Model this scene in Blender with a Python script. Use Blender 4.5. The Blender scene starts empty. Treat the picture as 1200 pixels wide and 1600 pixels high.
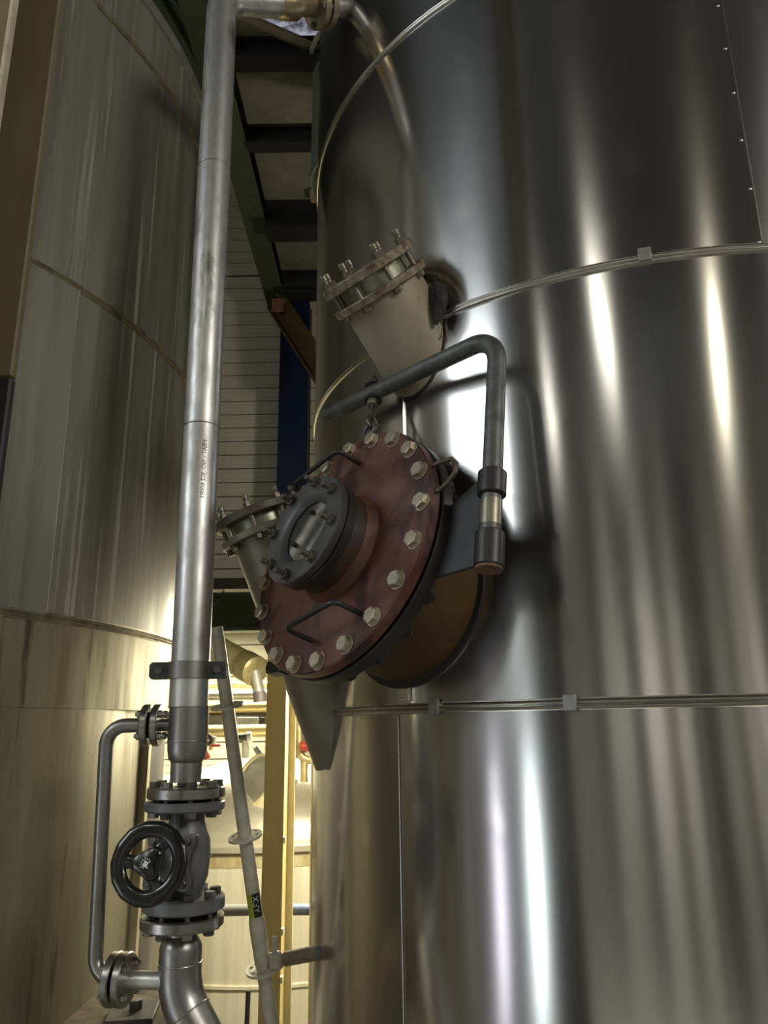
import bpy, math, random
from mathutils import Vector as V, Matrix
random.seed(7)
C = bpy.context.scene.collection
SC = bpy.context.scene
PI = math.pi
rad = math.radians

# ---------------------------------------------------------------- camera
# camera stands at the world origin; the hall floor lies 3.6 m below it
PITCH, ROLL, FOC = rad(15.65), rad(-0.80), 1200.0
_f = V((0, math.cos(PITCH), math.sin(PITCH)))
_u0 = V((0, -math.sin(PITCH), math.cos(PITCH)))
_r0 = V((1, 0, 0))
_r = _r0 * math.cos(ROLL) + _u0 * math.sin(ROLL)
_u = _u0 * math.cos(ROLL) - _r0 * math.sin(ROLL)
cam = bpy.data.cameras.new('camera')
cam.sensor_fit = 'AUTO'; cam.sensor_width = 36.0; cam.lens = 36.0 * FOC / 1600.0
cam.clip_start = 0.02; cam.clip_end = 200
cam_o = bpy.data.objects.new('camera', cam); C.objects.link(cam_o)
cam_o.matrix_world = Matrix(((_r.x, _u.x, -_f.x, 0), (_r.y, _u.y, -_f.y, 0), (_r.z, _u.z, -_f.z, 0), (0, 0, 0, 1)))
SC.camera = cam_o

# ---------------------------------------------------------------- world, lights, exposure
SC.view_settings.view_transform = 'Standard'
SC.view_settings.look = 'None'
SC.view_settings.gamma = 1.0
SC.view_settings.use_curve_mapping = False
SC.view_settings.exposure = 0.0
w = bpy.data.worlds.new('hall_air'); SC.world = w; w.use_nodes = True
w.node_tree.nodes['Background'].inputs[0].default_value = (0.80, 0.78, 0.62, 1)
w.node_tree.nodes['Background'].inputs[1].default_value = 0.015

def area(name, loc, target, sx, sy, power, col):
    l = bpy.data.lights.new(name, 'AREA'); l.shape = 'RECTANGLE'; l.size = sx; l.size_y = sy
    l.energy = power; l.color = col
    o = bpy.data.objects.new(name, l); C.objects.link(o)
    o.location = loc
    o.rotation_euler = (V(target) - V(loc)).to_track_quat('-Z', 'Y').to_euler()
    return o
WIN_STRENGTH = 9.0
# mezzanine lamp, then two lights added out of sight behind the steel tank
area('mezzanine_lamp_light', (-1.8, 9.3, 1.33), (-1.8, 9.3, -3), 4.5, 0.3, 470, (1.0, 0.93, 0.68))
area('aisle_fill_light', (-0.15, 4.7, .35), (-1.0, 4.5, -.9), 0.4, 1.2, 130, (1.0, 0.92, 0.68))  # added to brighten the weathered tank, scaffold and background
area('upper_fill_light', (1.6, 7.0, 3.0), (-1.6, 10.2, 5.4), 0.4, 0.4, 50, (1.0, 0.94, 0.76))  # added to brighten the siding and platform underside
# hall lamps hanging over the floor behind the viewer, shining down
area('hall_lamp_light_a', (1.75, -4.2, 3.75), (1.75, -4.2, -3), 0.10, 1.3, 34, (1.0, 0.93, 0.70))
area('hall_lamp_light_b', (-1.75, -3.6, 4.35), (-1.75, -3.6, -3), 0.10, 1.3, 26, (1.0, 0.97, 0.82))
area('wall_fill_light_a', (-2.8, -4.6, .9), (-2.8, -7.0, -2.4), 1.2, .3, 170, (1.0, 0.97, 0.90))  # added light on the lower front wall, brightens the tank's reflections
area('wall_fill_light_b', (2.6, -4.6, .9), (2.6, -7.0, -2.4), 1.2, .3, 110, (1.0, 0.97, 0.90))  # second added light for the reflected lower wall
area('hall_fill_light', (4.3, -2.2, 3.2), (-1.2, 2.2, .8), 1.8, 0.7, 135, (1.0, 0.96, 0.86))  # added fill for the weathered tank, pipe and beige column
area('hall_lamp_light_c', (-4.6, -3.4, 4.2), (-4.6, -3.4, -3), 0.10, 1.3, 40, (1.0, 0.97, 0.86))

# ---------------------------------------------------------------- helpers
def ray(px, py):
    return _f + _r * ((px - 600) / FOC) + _u * ((800 - py) / FOC)
def at(px, py, Y):
    d = ray(px, py); return d * (Y / d.y)
TC, TR = V((1.144, 3.35, 0)), 1.454          # steel tank axis and radius
LC, LR = V((-2.895, 3.36, 0)), 1.97          # weathered tank axis and radius
def on_tank(th, z, r=None, c=TC, R=TR):
    a = rad(th); r = R if r is None else r
    return V((c.x + r * math.sin(a), c.y - r * math.cos(a), z))
def tank_hit(px, py, c=TC, R=TR):
    d = ray(px, py)
    a = d.x ** 2 + d.y ** 2; b = -2 * (d.x * c.x + d.y * c.y); k = c.x ** 2 + c.y ** 2 - R * R
    t = (-b - math.sqrt(max(b * b - 4 * a * k, 0))) / (2 * a)
    P = d * t
    return math.degrees(math.atan2(P.x - c.x, -(P.y - c.y))), P.z

def basis(axis, xh=None):
    z = V(axis).normalized()
    if xh is None:
        xh = V((0, 0, 1)) if abs(z.z) < 0.9 else V((1, 0, 0))
    x = V(xh) - z * V(xh).dot(z); x.normalize()
    return x, z.cross(x), z
def frame(org, axis, xh=None):
    x, y, z = basis(axis, xh)
    return Matrix(((x.x, y.x, z.x, org[0]), (x.y, y.y, z.y, org[1]), (x.z, y.z, z.z, org[2]), (0, 0, 0, 1)))

class MB:
    def __init__(s): s.v = []; s.f = []
    def add(s, vs, fs):
        n = len(s.v); s.v += [V(p) for p in vs]; s.f += [tuple(i + n for i in f) for f in fs]; return s
    def box(s, M, dx, dy, dz, c=(0, 0, 0), bev=0.0):
        x, y, z = dx / 2, dy / 2, dz / 2
        if bev <= 0:
            vs = [M @ V((c[0] + i * x, c[1] + j * y, c[2] + k * z)) for k in (-1, 1) for j in (-1, 1) for i in (-1, 1)]
            return s.add(vs, [(0, 2, 3, 1), (4, 5, 7, 6), (0, 1, 5, 4), (2, 6, 7, 3), (0, 4, 6, 2), (1, 3, 7, 5)])
        b = min(bev, x * .9, y * .9, z * .9)
        def ringp(zz, sh):
            o = []
            for sx, sy in ((-1, -1), (1, -1), (1, 1), (-1, 1)):
                o.append((c[0] + sx * (x - sh), c[1] + sy * (y - sh), c[2] + zz))
            return o
        def oct(zz, sh):
            X, Y = x - sh, y - sh
            return [(c[0] + p, c[1] + q, c[2] + zz) for p, q in ((-X + b, -Y), (X - b, -Y), (X, -Y + b), (X, Y - b), (X - b, Y), (-X + b, Y), (-X, Y - b), (-X, -Y + b))]
        rings = [oct(-z, b), oct(-z + b, 0), oct(z - b, 0), oct(z, b)]
        vs = [M @ V(p) for r_ in rings for p in r_]
        fs = [tuple(range(7, -1, -1)), tuple(range(24, 32))]
        for k in range(3):
            for i in range(8):
                j = (i + 1) % 8; fs.append((k * 8 + i, k * 8 + j, k * 8 + 8 + j, k * 8 + 8 + i))
        return s.add(vs, fs)
    def lathe(s, M, prof, seg=48, close=False, a0=0.0, a1=2 * PI):
        """prof: list of (r, z); revolved about local z."""
        full = abs(a1 - a0 - 2 * PI) < 1e-6
        n = seg if full else seg + 1
        vs = []; fs = []
        for r, z in prof:
            for i in range(n):
                a = a0 + (a1 - a0) * i / seg
                vs.append(M @ V((r * math.cos(a), r * math.sin(a), z)))
        m = len(prof)
        for k in range(m if close else m - 1):
            k2 = (k + 1) % m
            for i in range(seg):
                j = (i + 1) % n
                fs.append((k * n + i, k * n + j, k2 * n + j, k2 * n + i))
        if full and not close:
            if prof[0][0] > 1e-5: fs.append(tuple(range(n - 1, -1, -1)))
            if prof[-1][0] > 1e-5: fs.append(tuple((m - 1) * n + i for i in range(n)))
        return s.add(vs, fs)
    def ring(s, M, ri, ro, z0, z1, seg=48, b=0.0):
        return s.lathe(M, [(ri, z0), (ro - b, z0), (ro, z0 + b), (ro, z1 - b), (ro - b, z1), (ri, z1)], seg, True)
    def disc(s, M, r, z0, z1, seg=48, b=0.0):
        return s.lathe(M, [(r - b, z0), (r, z0 + b), (r, z1 - b), (r - b, z1)], seg)
    def cyl(s, p0, p1, r0, r1=None, seg=24):
        p0, p1 = V(p0), V(p1); L = (p1 - p0).length
        return s.lathe(frame(p0, p1 - p0), [(r0, 0), (r0 if r1 is None else r1, L)], seg)
    def tube(s, pts, r, seg=14, closed=False):
        pts = [V(p) for p in pts]; n = len(pts); rr = r if isinstance(r, (list, tuple)) else [r] * n
        tan = []
        for i in range(n):
            a = pts[(i - 1) % n] if (closed or i > 0) else pts[i]
            b = pts[(i + 1) % n] if (closed or i < n - 1) else pts[i]
            tan.append((b - a).normalized())
        x = basis(tan[0])[0]; vs = []; fs = []
        for i in range(n):
            x = x - tan[i] * x.dot(tan[i]); x.normalize(); y = tan[i].cross(x)
            for k in range(seg):
                a = 2 * PI * k / seg
                vs.append(pts[i] + (x * math.cos(a) + y * math.sin(a)) * rr[i])
        for i in range(n if closed else n - 1):
            i2 = (i + 1) % n
            for k in range(seg):
                k2 = (k + 1) % seg
                fs.append((i * seg + k, i * seg + k2, i2 * seg + k2, i2 * seg + k))
        if not closed:
            fs.append(tuple(range(seg - 1, -1, -1))); fs.append(tuple((n - 1) * seg + k for k in range(seg)))
        return s.add(vs, fs)
    def prism(s, M, poly, z0, z1):
        n = len(poly)
        vs = [M @ V((p[0], p[1], z0)) for p in poly] + [M @ V((p[0], p[1], z1)) for p in poly]
        fs = [tuple(range(n - 1, -1, -1)), tuple(range(n, 2 * n))] + [(i, (i + 1) % n, n + (i + 1) % n, n + i) for i in range(n)]
        return s.add(vs, fs)
    def mesh(s, name, m, org=V((0, 0, 0)), sharp=35):
        me = bpy.data.meshes.new(name)
        me.from_pydata([tuple(p - org) for p in s.v], [], s.f)
        me.polygons.foreach_set('use_smooth', [True] * len(me.polygons))
        me.update(); me.set_sharp_from_angle(angle=rad(sharp))
        me.materials.append(m)
        return me

ORG = {}
def thing(name, label, cat, loc, group=None, kind=None):
    o = bpy.data.objects.new(name, None); C.objects.link(o); o.location = loc; o.empty_display_size = .1
    if label: o['label'] = label
    if cat: o['category'] = cat
    if group: o['group'] = group
    if kind: o['kind'] = kind
    ORG[o.name] = V(loc); return o
def part(name, mb, m, parent, label=None, kind=None, sharp=35):
    org = ORG[parent.name] if parent else V((0, 0, 0))
    o = bpy.data.objects.new(name, mb.mesh(name, m, org, sharp)); C.objects.link(o)
    if parent: o.parent = parent
    if label: o['label'] = label
    if kind: o['kind'] = kind
    ORG[o.name] = org; return o
def piece(name, me, M, parent, label=None):
    """a copy that shares mesh data; M in world space"""
    o = bpy.data.objects.new(name, me); C.objects.link(o)
    org = ORG[parent.name]
    o.parent = parent; o.matrix_local = Matrix.Translation(-org) @ M
    if label: o['label'] = label
    ORG[o.name] = org; return o
def single(name, mb, m, label, cat, loc, group=None, kind=None):
    loc = V(loc)
    o = bpy.data.objects.new(name, mb.mesh(name, m, loc)); C.objects.link(o); o.location = loc
    if label: o['label'] = label
    if cat: o['category'] = cat
    if group: o['group'] = group
    if kind: o['kind'] = kind
    ORG[o.name] = loc; return o
def fillet(pts, rads, n=8):
    """polyline with rounded corners"""
    pts = [V(p) for p in pts]; out = [pts[0]]
    for i in range(1, len(pts) - 1):
        a = (pts[i - 1] - pts[i]).normalized(); b = (pts[i + 1] - pts[i]).normalized(); r = rads[i - 1]
        half = a.angle(b) / 2; d = r / math.tan(half)
        cen = pts[i] + (a + b).normalized() * (r / math.sin(half))
        s0 = pts[i] + a * d - cen; s1 = pts[i] + b * d - cen; ang = s0.angle(s1)
        for k in range(n + 1):
            t = k / n
            out.append(cen + (s0 * math.sin((1 - t) * ang) + s1 * math.sin(t * ang)) / math.sin(ang))
    out.append(pts[-1]); return out

# ---------------------------------------------------------------- materials
def mat(name, c1, c2=None, rough=.5, metal=0., scale=(6, 6, 6), r2=None, bump=0., bscale=None, detail=6, aniso=0., spec=.5,
        lo=.35, hi=.65, c3=None, s3=(3, 3, 3), t3=(.55, .7), coat=0., distort=0.):
    m = bpy.data.materials.new(name); m.use_nodes = True; nt = m.node_tree; N = nt.nodes; L = nt.links
    b = N['Principled BSDF']
    b.inputs['Roughness'].default_value = rough; b.inputs['Metallic'].default_value = metal
    b.inputs['Specular IOR Level'].default_value = spec
    if coat: b.inputs['Coat Weight'].default_value = coat; b.inputs['Coat Roughness'].default_value = .12
    b.inputs['Base Color'].default_value = (*c1, 1)
    tc = N.new('ShaderNodeTexCoord')
    def noise(sc, det=detail):
        mp = N.new('ShaderNodeMapping'); mp.inputs['Scale'].default_value = sc; L.new(tc.outputs['Object'], mp.inputs[0])
        n = N.new('ShaderNodeTexNoise'); n.inputs['Scale'].default_value = 1; n.inputs['Detail'].default_value = det
        n.inputs['Roughness'].default_value = .6; n.inputs['Distortion'].default_value = distort
        L.new(mp.outputs[0], n.inputs['Vector']); return n
    if c2 is not None or r2 is not None:
        n = noise(scale)
        mr = N.new('ShaderNodeMapRange'); mr.inputs[1].default_value = lo; mr.inputs[2].default_value = hi
        L.new(n.outputs[0], mr.inputs[0])
        last = None
        if c2 is not None:
            mx = N.new('ShaderNodeMix'); mx.data_type = 'RGBA'
            mx.inputs[6].default_value = (*c1, 1); mx.inputs[7].default_value = (*c2, 1)
            L.new(mr.outputs[0], mx.inputs[0]); last = mx.outputs[2]
            if c3 is not None:
                n3 = noise(s3); m3 = N.new('ShaderNodeMapRange'); m3.inputs[1].default_value = t3[0]; m3.inputs[2].default_value = t3[1]
                L.new(n3.outputs[0], m3.inputs[0])
                mx2 = N.new('ShaderNodeMix'); mx2.data_type = 'RGBA'; mx2.inputs[7].default_value = (*c3, 1)
                L.new(m3.outputs[0], mx2.inputs[0]); L.new(last, mx2.inputs[6]); last = mx2.outputs[2]
            L.new(last, b.inputs['Base Color'])
        if r2 is not None:
            m4 = N.new('ShaderNodeMapRange'); m4.inputs[3].default_value = rough; m4.inputs[4].default_value = r2
            L.new(mr.outputs[0], m4.inputs[0]); L.new(m4.outputs[0], b.inputs['Roughness'])
    if bump:
        nb = noise(bscale or scale); bp = N.new('ShaderNodeBump'); bp.inputs['Strength'].default_value = 1.0
        bp.inputs['Distance'].default_value = bump
        L.new(nb.outputs[0], bp.inputs['Height']); L.new(bp.outputs[0], b.inputs['Normal'])
    if aniso:
        b.inputs['Anisotropic'].default_value = aniso
        tg = N.new('ShaderNodeTangent'); tg.direction_type = 'RADIAL'; tg.axis = 'Z'
        b.inputs['Anisotropic Rotation'].default_value = 0.25
        L.new(tg.outputs[0], b.inputs['Tangent'])
    return m
def emit(name, c, s):
    m = bpy.data.materials.new(name); m.use_nodes = True; b = m.node_tree.nodes['Principled BSDF']
    b.inputs['Base Color'].default_value = (*c, 1)
    b.inputs['Emission Color'].default_value = (*c, 1); b.inputs['Emission Strength'].default_value = s
    return m

M_clad = mat('brushed_steel', (.60, .59, .58), (.54, .53, .52), .145, .97, (1.5, 1.5, .8), r2=.20, bump=.0009, bscale=(1.1, 1.1, .3), detail=1.5, aniso=.78, lo=.3, hi=.7, c3=(.66, .65, .62), s3=(9, 9, 5), t3=(.62, .72))
M_band = mat('band_steel', (.66, .65, .61), (.52, .50, .45), .28, 1., (9, 9, 9))
M_clip = mat('clip_zinc', (.30, .30, .285), (.24, .24, .225), .5, .6, (30, 30, 30))
M_old = mat('weathered_steel', (.33, .32, .265), (.15, .14, .11), .42, .5, (7, 7, .45), r2=.6, bump=.0016, bscale=(2.2, 2.2, .7), lo=.38, hi=.68, c3=(.60, .59, .54), s3=(26, 26, .6), t3=(.58, .72))
M_oldlow = mat('weathered_skirt_warm_lit', (.33, .30, .205), (.19, .165, .105), .45, .6, (9, 9, .9), r2=.62, bump=.0022, bscale=(7, 7, 2), lo=.38, hi=.7, c3=(.10, .08, .05), s3=(16, 16, 1.6), t3=(.56, .68))  # yellower tone paints in light from the bright hall; streaks are weathering
M_oldband = mat('weathered_band', (.36, .31, .20), (.16, .13, .08), .5, .6, (14, 14, 14))
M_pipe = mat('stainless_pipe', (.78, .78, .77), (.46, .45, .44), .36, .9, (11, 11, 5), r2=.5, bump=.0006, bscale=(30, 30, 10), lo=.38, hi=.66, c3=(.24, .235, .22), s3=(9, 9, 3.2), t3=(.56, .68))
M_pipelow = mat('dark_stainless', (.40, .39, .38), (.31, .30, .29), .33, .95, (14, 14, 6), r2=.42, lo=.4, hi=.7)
M_flange = mat('machined_flange', (.48, .47, .45), (.38, .37, .35), .30, 1., (25, 25, 25))
M_bolt = mat('zinc_bolt', (.62, .57, .45), (.44, .38, .27), .38, .8, (50, 50, 50), lo=.42, hi=.64)
M_stud = mat('worn_stud', (.26, .235, .19), (.15, .13, .10), .4, .7, (50, 50, 50))
M_dbolt = mat('dark_bolt', (.20, .19, .17), (.12, .11, .10), .4, .8, (50, 50, 50))
M_red = mat('red_primer', (.100, .034, .026), (.175, .082, .066), .34, .0, (4, 4, 9), r2=.55, bump=.0012, bscale=(16, 16, 40), lo=.36, hi=.68, c3=(.045, .022, .022), s3=(9, 9, 2.5), t3=(.50, .62), distort=.6)
M_rust = mat('rusty_weld', (.16, .062, .030), (.070, .034, .022), .55, .0, (14, 14, 14))
M_neckdark = mat('dark_sight_neck', (.040, .028, .022), (.10, .045, .025), .5, .1, (9, 9, 9), lo=.45, hi=.75)
M_black = mat('black_paint', (.016, .015, .016), (.030, .028, .028), .42, .0, (10, 10, 10))
M_grey = mat('grey_flange_paint', (.060, .060, .062), (.088, .088, .09), .42, .15, (18, 18, 18), lo=.4, hi=.7, c3=(.06, .06, .062), s3=(30, 30, 30))
M_ochre = mat('ochre_neck', (.105, .060, .018), (.06, .034, .013), .42, .3, (5, 5, 5), r2=.55, lo=.35, hi=.65, c3=(.05, .03, .014), s3=(4, 4, 4), t3=(.55, .75))
M_davit = mat('galvanised_davit', (.150, .155, .150), (.090, .092, .088), .48, .55, (24, 24, 24), lo=.4, hi=.66, c3=(.21, .21, .20), s3=(9, 9, 9), t3=(.6, .75))
M_plate = mat('dark_plate', (.045, .045, .050), (.07, .07, .072), .5, .2, (10, 10, 10))
M_rustcap = mat('rusty_cap', (.20, .10, .055), (.11, .06, .035), .6, .1, (30, 30, 30))
M_nozzle = mat('tan_insulation', (.36, .32, .235), (.27, .235, .16), .55, .15, (6, 6, 3), bump=.001, lo=.35, hi=.68, c3=(.21, .14, .06), s3=(11, 11, 1.4), t3=(.60, .75))
M_nozzle2 = mat('grey_stub', (.30, .275, .23), (.24, .215, .175), .45, .5, (6, 6, 6), lo=.35, hi=.68)
M_rim = mat('rusty_flange', (.27, .225, .155), (.11, .075, .045), .55, .35, (30, 30, 30), lo=.4, hi=.62, c3=(.42, .40, .36), s3=(40, 40, 40), t3=(.58, .7))
M_darkflange = mat('dark_flange', (.10, .088, .072), (.15, .13, .105), .5, .4, (30, 30, 30))
M_gasket = mat('pale_spigot', (.40, .42, .33), (.28, .28, .20), .35, .5, (20, 20, 20))
M_foam = mat('black_foam', (.012, .012, .012), (.05, .045, .04), .85, 0, (18, 18, 18), bump=.012, bscale=(22, 22, 22))
M_foil = mat('crumpled_foil', (.85, .84, .80), (.6, .58, .53), .22, 1., (40, 40, 40), bump=.01, bscale=(50, 50, 50))
M_beige = mat('beige_paint', (.165, .138, .070), (.13, .105, .052), .6, 0, (5, 5, 2.5), lo=.35, hi=.7, c3=(.09, .07, .035), s3=(10, 10, 3.5), t3=(.66, .74))
M_beigeedge = mat('beige_edge', (.55, .50, .38), (.36, .31, .2), .6, 0, (30, 30, 30))
M_wheel = mat('black_enamel', (.010, .010, .011), (.014, .014, .015), .18, .0, (20, 20, 20), r2=.28, coat=.5)
M_valve = mat('grey_valve_paint', (.185, .19, .20), (.14, .143, .15), .42, .25, (16, 16, 16), bump=.0008, bscale=(60, 60, 60))
M_cream = mat('cream_paint', (.58, .46, .19), (.50, .385, .15), .5, 0, (6, 6, 3), lo=.35, hi=.7, c3=(.36, .25, .09), s3=(16, 16, 8), t3=(.66, .75))
M_creamlight = mat('pale_lit_cream_paint', (.80, .74, .48), (.70, .62, .36), .5, 0, (6, 6, 6))
M_blue = mat('blue_paint', (.003, .009, .034), (.002, .007, .028), .4, 0, (6, 6, 6))
M_bluepipe = mat('blue_pipe_paint', (.06, .12, .28), (.20, .20, .20), .5, .1, (14, 14, 14))
M_green = mat('green_steel_paint', (.062, .076, .042), (.045, .055, .032), .55, 0, (10, 10, 10), lo=.35, hi=.65, c3=(.10, .105, .07), s3=(30, 30, 30), t3=(.62, .72))
M_dkgreen = mat('dark_green_paint', (.040, .058, .036), (.030, .045, .03), .5, 0, (10, 10, 10))
M_siding = mat('beige_siding', (.54, .50, .37), (.48, .45, .33), .55, .0, (3, 3, 1.2))
M_groove = mat('siding_groove', (.06, .055, .04), rough=.8)
M_roof = mat('roof_sheet', (.20, .19, .14), (.13, .125, .09), .6, .1, (2.2, 2.2, 2.2), lo=.35, hi=.68, c3=(.28, .265, .21), s3=(12, 12, 12), t3=(.6, .75))
M_purlin = mat('dark_purlin', (.008, .008, .009), (.012, .012, .012), .6, 0, (5, 5, 5))
M_brown = mat('brown_primer_beam', (.085, .05, .02), (.13, .085, .03), .55, 0, (5, 5, 5))
M_brownred = mat('red_brown_plate', (.17, .075, .04), (.11, .05, .03), .55, 0, (12, 12, 12))
M_scaf = mat('galvanised_scaffold', (.74, .72, .62), (.58, .56, .46), .42, .2, (18, 18, 18), lo=.38, hi=.66, c3=(.62, .6, .5), s3=(8, 8, 8))
M_ledger = mat('mud_grey_ledger', (.35, .30, .21), (.22, .18, .12), .55, .3, (30, 30, 30))
M_greypipe = mat('grey_ledger', (.22, .225, .22), (.17, .17, .17), .45, .4, (16, 16, 16))
M_bgtank = mat('pale_weathered_tank', (.74, .69, .54), (.60, .54, .38), .45, .25, (14, 14, .7), lo=.36, hi=.68, c3=(.46, .40, .26), s3=(34, 34, .6), t3=(.64, .78))
M_bgdome = mat('dome_steel', (.70, .66, .54), (.54, .50, .38), .34, .6, (2.5, 2.5, 5), bump=.004, bscale=(3, 3, 7))
M_stain = mat('brown_stain_strip', (.30, .235, .10), (.46, .40, .24), .6, 0, (18, 18, 5))
M_yelpipe = mat('yellowed_pipe', (.66, .58, .32), (.50, .40, .16), .36, .4, (5, 20, 20))
M_whitepipe = mat('white_pipe', (.62, .62, .56), (.5, .5, .45), .4, .3, (10, 10, 10))
M_insul = mat('cream_lagging', (.78, .70, .42), (.66, .57, .30), .38, .2, (6, 6, 6), bump=.003, bscale=(14, 14, 14))
M_redp = mat('red_plastic', (.50, .06, .04), (.42, .05, .035), .4, 0, (10, 10, 10))
M_tray = mat('grey_tray', (.33, .32, .28), (.24, .235, .2), .5, .3, (10, 10, 10))
M_concrete = mat('concrete', (.38, .37, .34), (.30, .29, .26), .75, 0, (2, 2, 2), lo=.3, hi=.7)
M_wall = mat('painted_wall', (.33, .32, .30), (.27, .262, .245), .7, 0, (1, 1, 1))
M_ledge = mat('soiled_plinth', (.20, .16, .085), (.12, .09, .045), .8, 0, (14, 14, 14), bump=.006, bscale=(26, 26, 26))
M_dark = mat('dark_gap', (.012, .011, .010), (.02, .018, .016), .8, 0, (5, 5, 5))
M_slate = mat('dark_grey_steel', (.075, .068, .055), (.05, .045, .036), .6, .1, (6, 6, 6))
M_sticker_g = mat('lime_sticker', (.46, .56, .05), (.40, .48, .05), .4, 0, (30, 30, 30))
M_sticker_k = mat('black_sticker', (.02, .02, .02), (.03, .03, .03), .4, 0, (30, 30, 30))
M_white = mat('white_print', (.75, .75, .74), (.45, .45, .47), .5, 0, (200, 200, 200), lo=.45, hi=.55)
M_ink = mat('dark_ink', (.06, .055, .05), (.09, .085, .08), .7, 0, (60, 60, 60))
M_window = emit('daylit_pane', (.90, .97, 1.0), WIN_STRENGTH)
M_door = emit('daylit_door_glass', (.86, .97, 1.0), 7.0)
M_door2 = emit('daylit_side_glass', (.88, .87, 1.0), 4.5)
M_roofl = None
def rooflight():
    m = bpy.data.materials.new('dirty_rooflight'); m.use_nodes = True; nt = m.node_tree; b = nt.nodes['Principled BSDF']
    tc = nt.nodes.new('ShaderNodeTexCoord'); n = nt.nodes.new('ShaderNodeTexNoise'); n.inputs['Scale'].default_value = 9; n.inputs['Detail'].default_value = 8
    nt.links.new(tc.outputs['Object'], n.inputs['Vector'])
    r = nt.nodes.new('ShaderNodeValToRGB'); r.color_ramp.elements[0].color = (.10, .10, .13, 1); r.color_ramp.elements[1].color = (.62, .62, .72, 1)
    r.color_ramp.elements[0].position = .36; r.color_ramp.elements[1].position = .68
    nt.links.new(n.outputs[0], r.inputs[0]); nt.links.new(r.outputs[0], b.inputs['Base Color'])
    nt.links.new(r.outputs[0], b.inputs['Emission Color']); b.inputs['Emission Strength'].default_value = .55
    return m
M_roofl = rooflight()
M_tube = emit('fluorescent_tube', (1.0, .95, .75), 6.0)
def glass():
    m = bpy.data.materials.new('sight_glass'); m.use_nodes = True; b = m.node_tree.nodes['Principled BSDF']
    b.inputs['Base Color'].default_value = (.9, .95, .92, 1); b.inputs['Roughness'].default_value = .03
    b.inputs['Transmission Weight'].default_value = 1.0; b.inputs['IOR'].default_value = 1.5
    return m
M_glass = glass()

def hexbolt(name, m, R, h, wash=True, stud=0.0, studr=0.0):
    """hex head or nut sitting on local z=0"""
    mb = MB(); I = Matrix.Identity(4); z = 0
    if wash: mb.disc(I, R * 1.12, 0, h * .16, 24, h * .03); z = h * .16
    hexa = [(R * math.cos(k * PI / 3), R * math.sin(k * PI / 3)) for k in range(6)]
    n = 6; c = h * .14
    vs = [V((x, y, z)) for x, y in hexa] + [V((x, y, z + h - c)) for x, y in hexa] + [V((x * .86, y * .86, z + h)) for x, y in hexa]
    fs = [tuple(range(5, -1, -1)), tuple(range(12, 18))]
    for k in range(2):
        for i in range(6): fs.append((k * 6 + i, k * 6 + (i + 1) % 6, k * 6 + 6 + (i + 1) % 6, k * 6 + 6 + i))
    mb.add(vs, fs)
    if stud: mb.disc(Matrix.Translation((0, 0, z + h)), studr, -.001, stud, 12, studr * .2)
    return mb.mesh(name, m, V((0, 0, 0)), 20)

# ================================================================ THE HALL
def structure(name, mb, m):
    o = part(name, mb, m, None); o['kind'] = 'structure'; return o
I4 = Matrix.Identity(4)
structure('floor', MB().box(I4, 16, 19, .2, (0, 2.2, -3.7)), M_concrete)
wl = structure('wall_left', MB().box(I4, .2, 19, 5, (-7.1, 2.2, 7.8)).box(I4, .2, 4.3, 3.2, (-7.1, -5.15, 3.7)).box(I4, .2, 11.1, 3.2, (-7.1, 6.15, 3.7))
    .box(I4, .2, 19, 2.7, (-7.1, 2.2, .75)).box(I4, .2, 3.7, 3.0, (-7.1, -5.45, -2.1)).box(I4, .2, 12.5, 3.0, (-7.1, 5.45, -2.1)), M_wall)
structure('wall_right', MB().box(I4, .2, 19, 14, (7.1, 2.2, 3.3)), M_wall)
structure('wall_front', MB().box(I4, 14.4, .2, 14, (0, -7.1, 3.3)), M_wall)
structure('trim_20', MB().box(I4, 14, 7.4, .2, (0, -3.3, 6.1)), M_purlin)  # unseen slab added to darken the tank's upper reflections
# unseen posts added at the front wall to streak the tank's reflections
for i, (x, wd_, m_) in enumerate(((-5.3, .5, M_slate), (-4.1, .25, M_tray), (-3.3, .6, M_dark), (-1.9, .35, M_slate), (-1.0, .2, M_tray), (-.2, .6, M_dark), (1.0, .3, M_slate), (1.9, .25, M_tray), (2.7, .7, M_dark), (4.2, .4, M_slate))):
    structure('trim_%d' % (i + 3), MB().box(I4, wd_, .3, 7.5, (x, -6.84, .15)), m_)
# back wall: siding boards one by one
wb = structure('wall_back', MB().box(I4, 14.4, .2, 14, (0, 11.24, 3.3)), M_groove)
SP = 0.2225
board = MB().box(I4, 14.0, .03, SP - .012, (0, 0, 0), .006)
board.box(I4, 14.0, .008, .02, (0, -.017, SP * .22)).box(I4, 14.0, .008, .02, (0, -.017, -SP * .2))
board_me = board.mesh('siding_board', M_siding)
zj = at(330, 431, 11.1).z
k = 0
for i in range(-42, 26):
    z = zj + SP * (i + .5) + (.012 if i >= 0 else -.012)
    piece('siding_board', board_me, Matrix.Translation((0, 11.125, z)), wb)
pa_x = at(433, 455, 10.6).x - .10
# high hall roof with a dirty rooflight
rf = structure('ceiling', MB().box(I4, 14.4, 18.6, .12, (0, 2.1, 9.3)), M_purlin)
def on_z(px, py, z):
    d = ray(px, py); return d * (z / d.z)
ra, rb = on_z(321, 4, 9.2), on_z(560, 95, 9.2)
part('rooflight', MB().box(I4, rb.x - ra.x + .3, 2.6, .03, ((ra.x + rb.x + .3) / 2, rb.y - 1.25, 9.215)), M_roofl, rf, label='dirty pale translucent rooflight')
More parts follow.
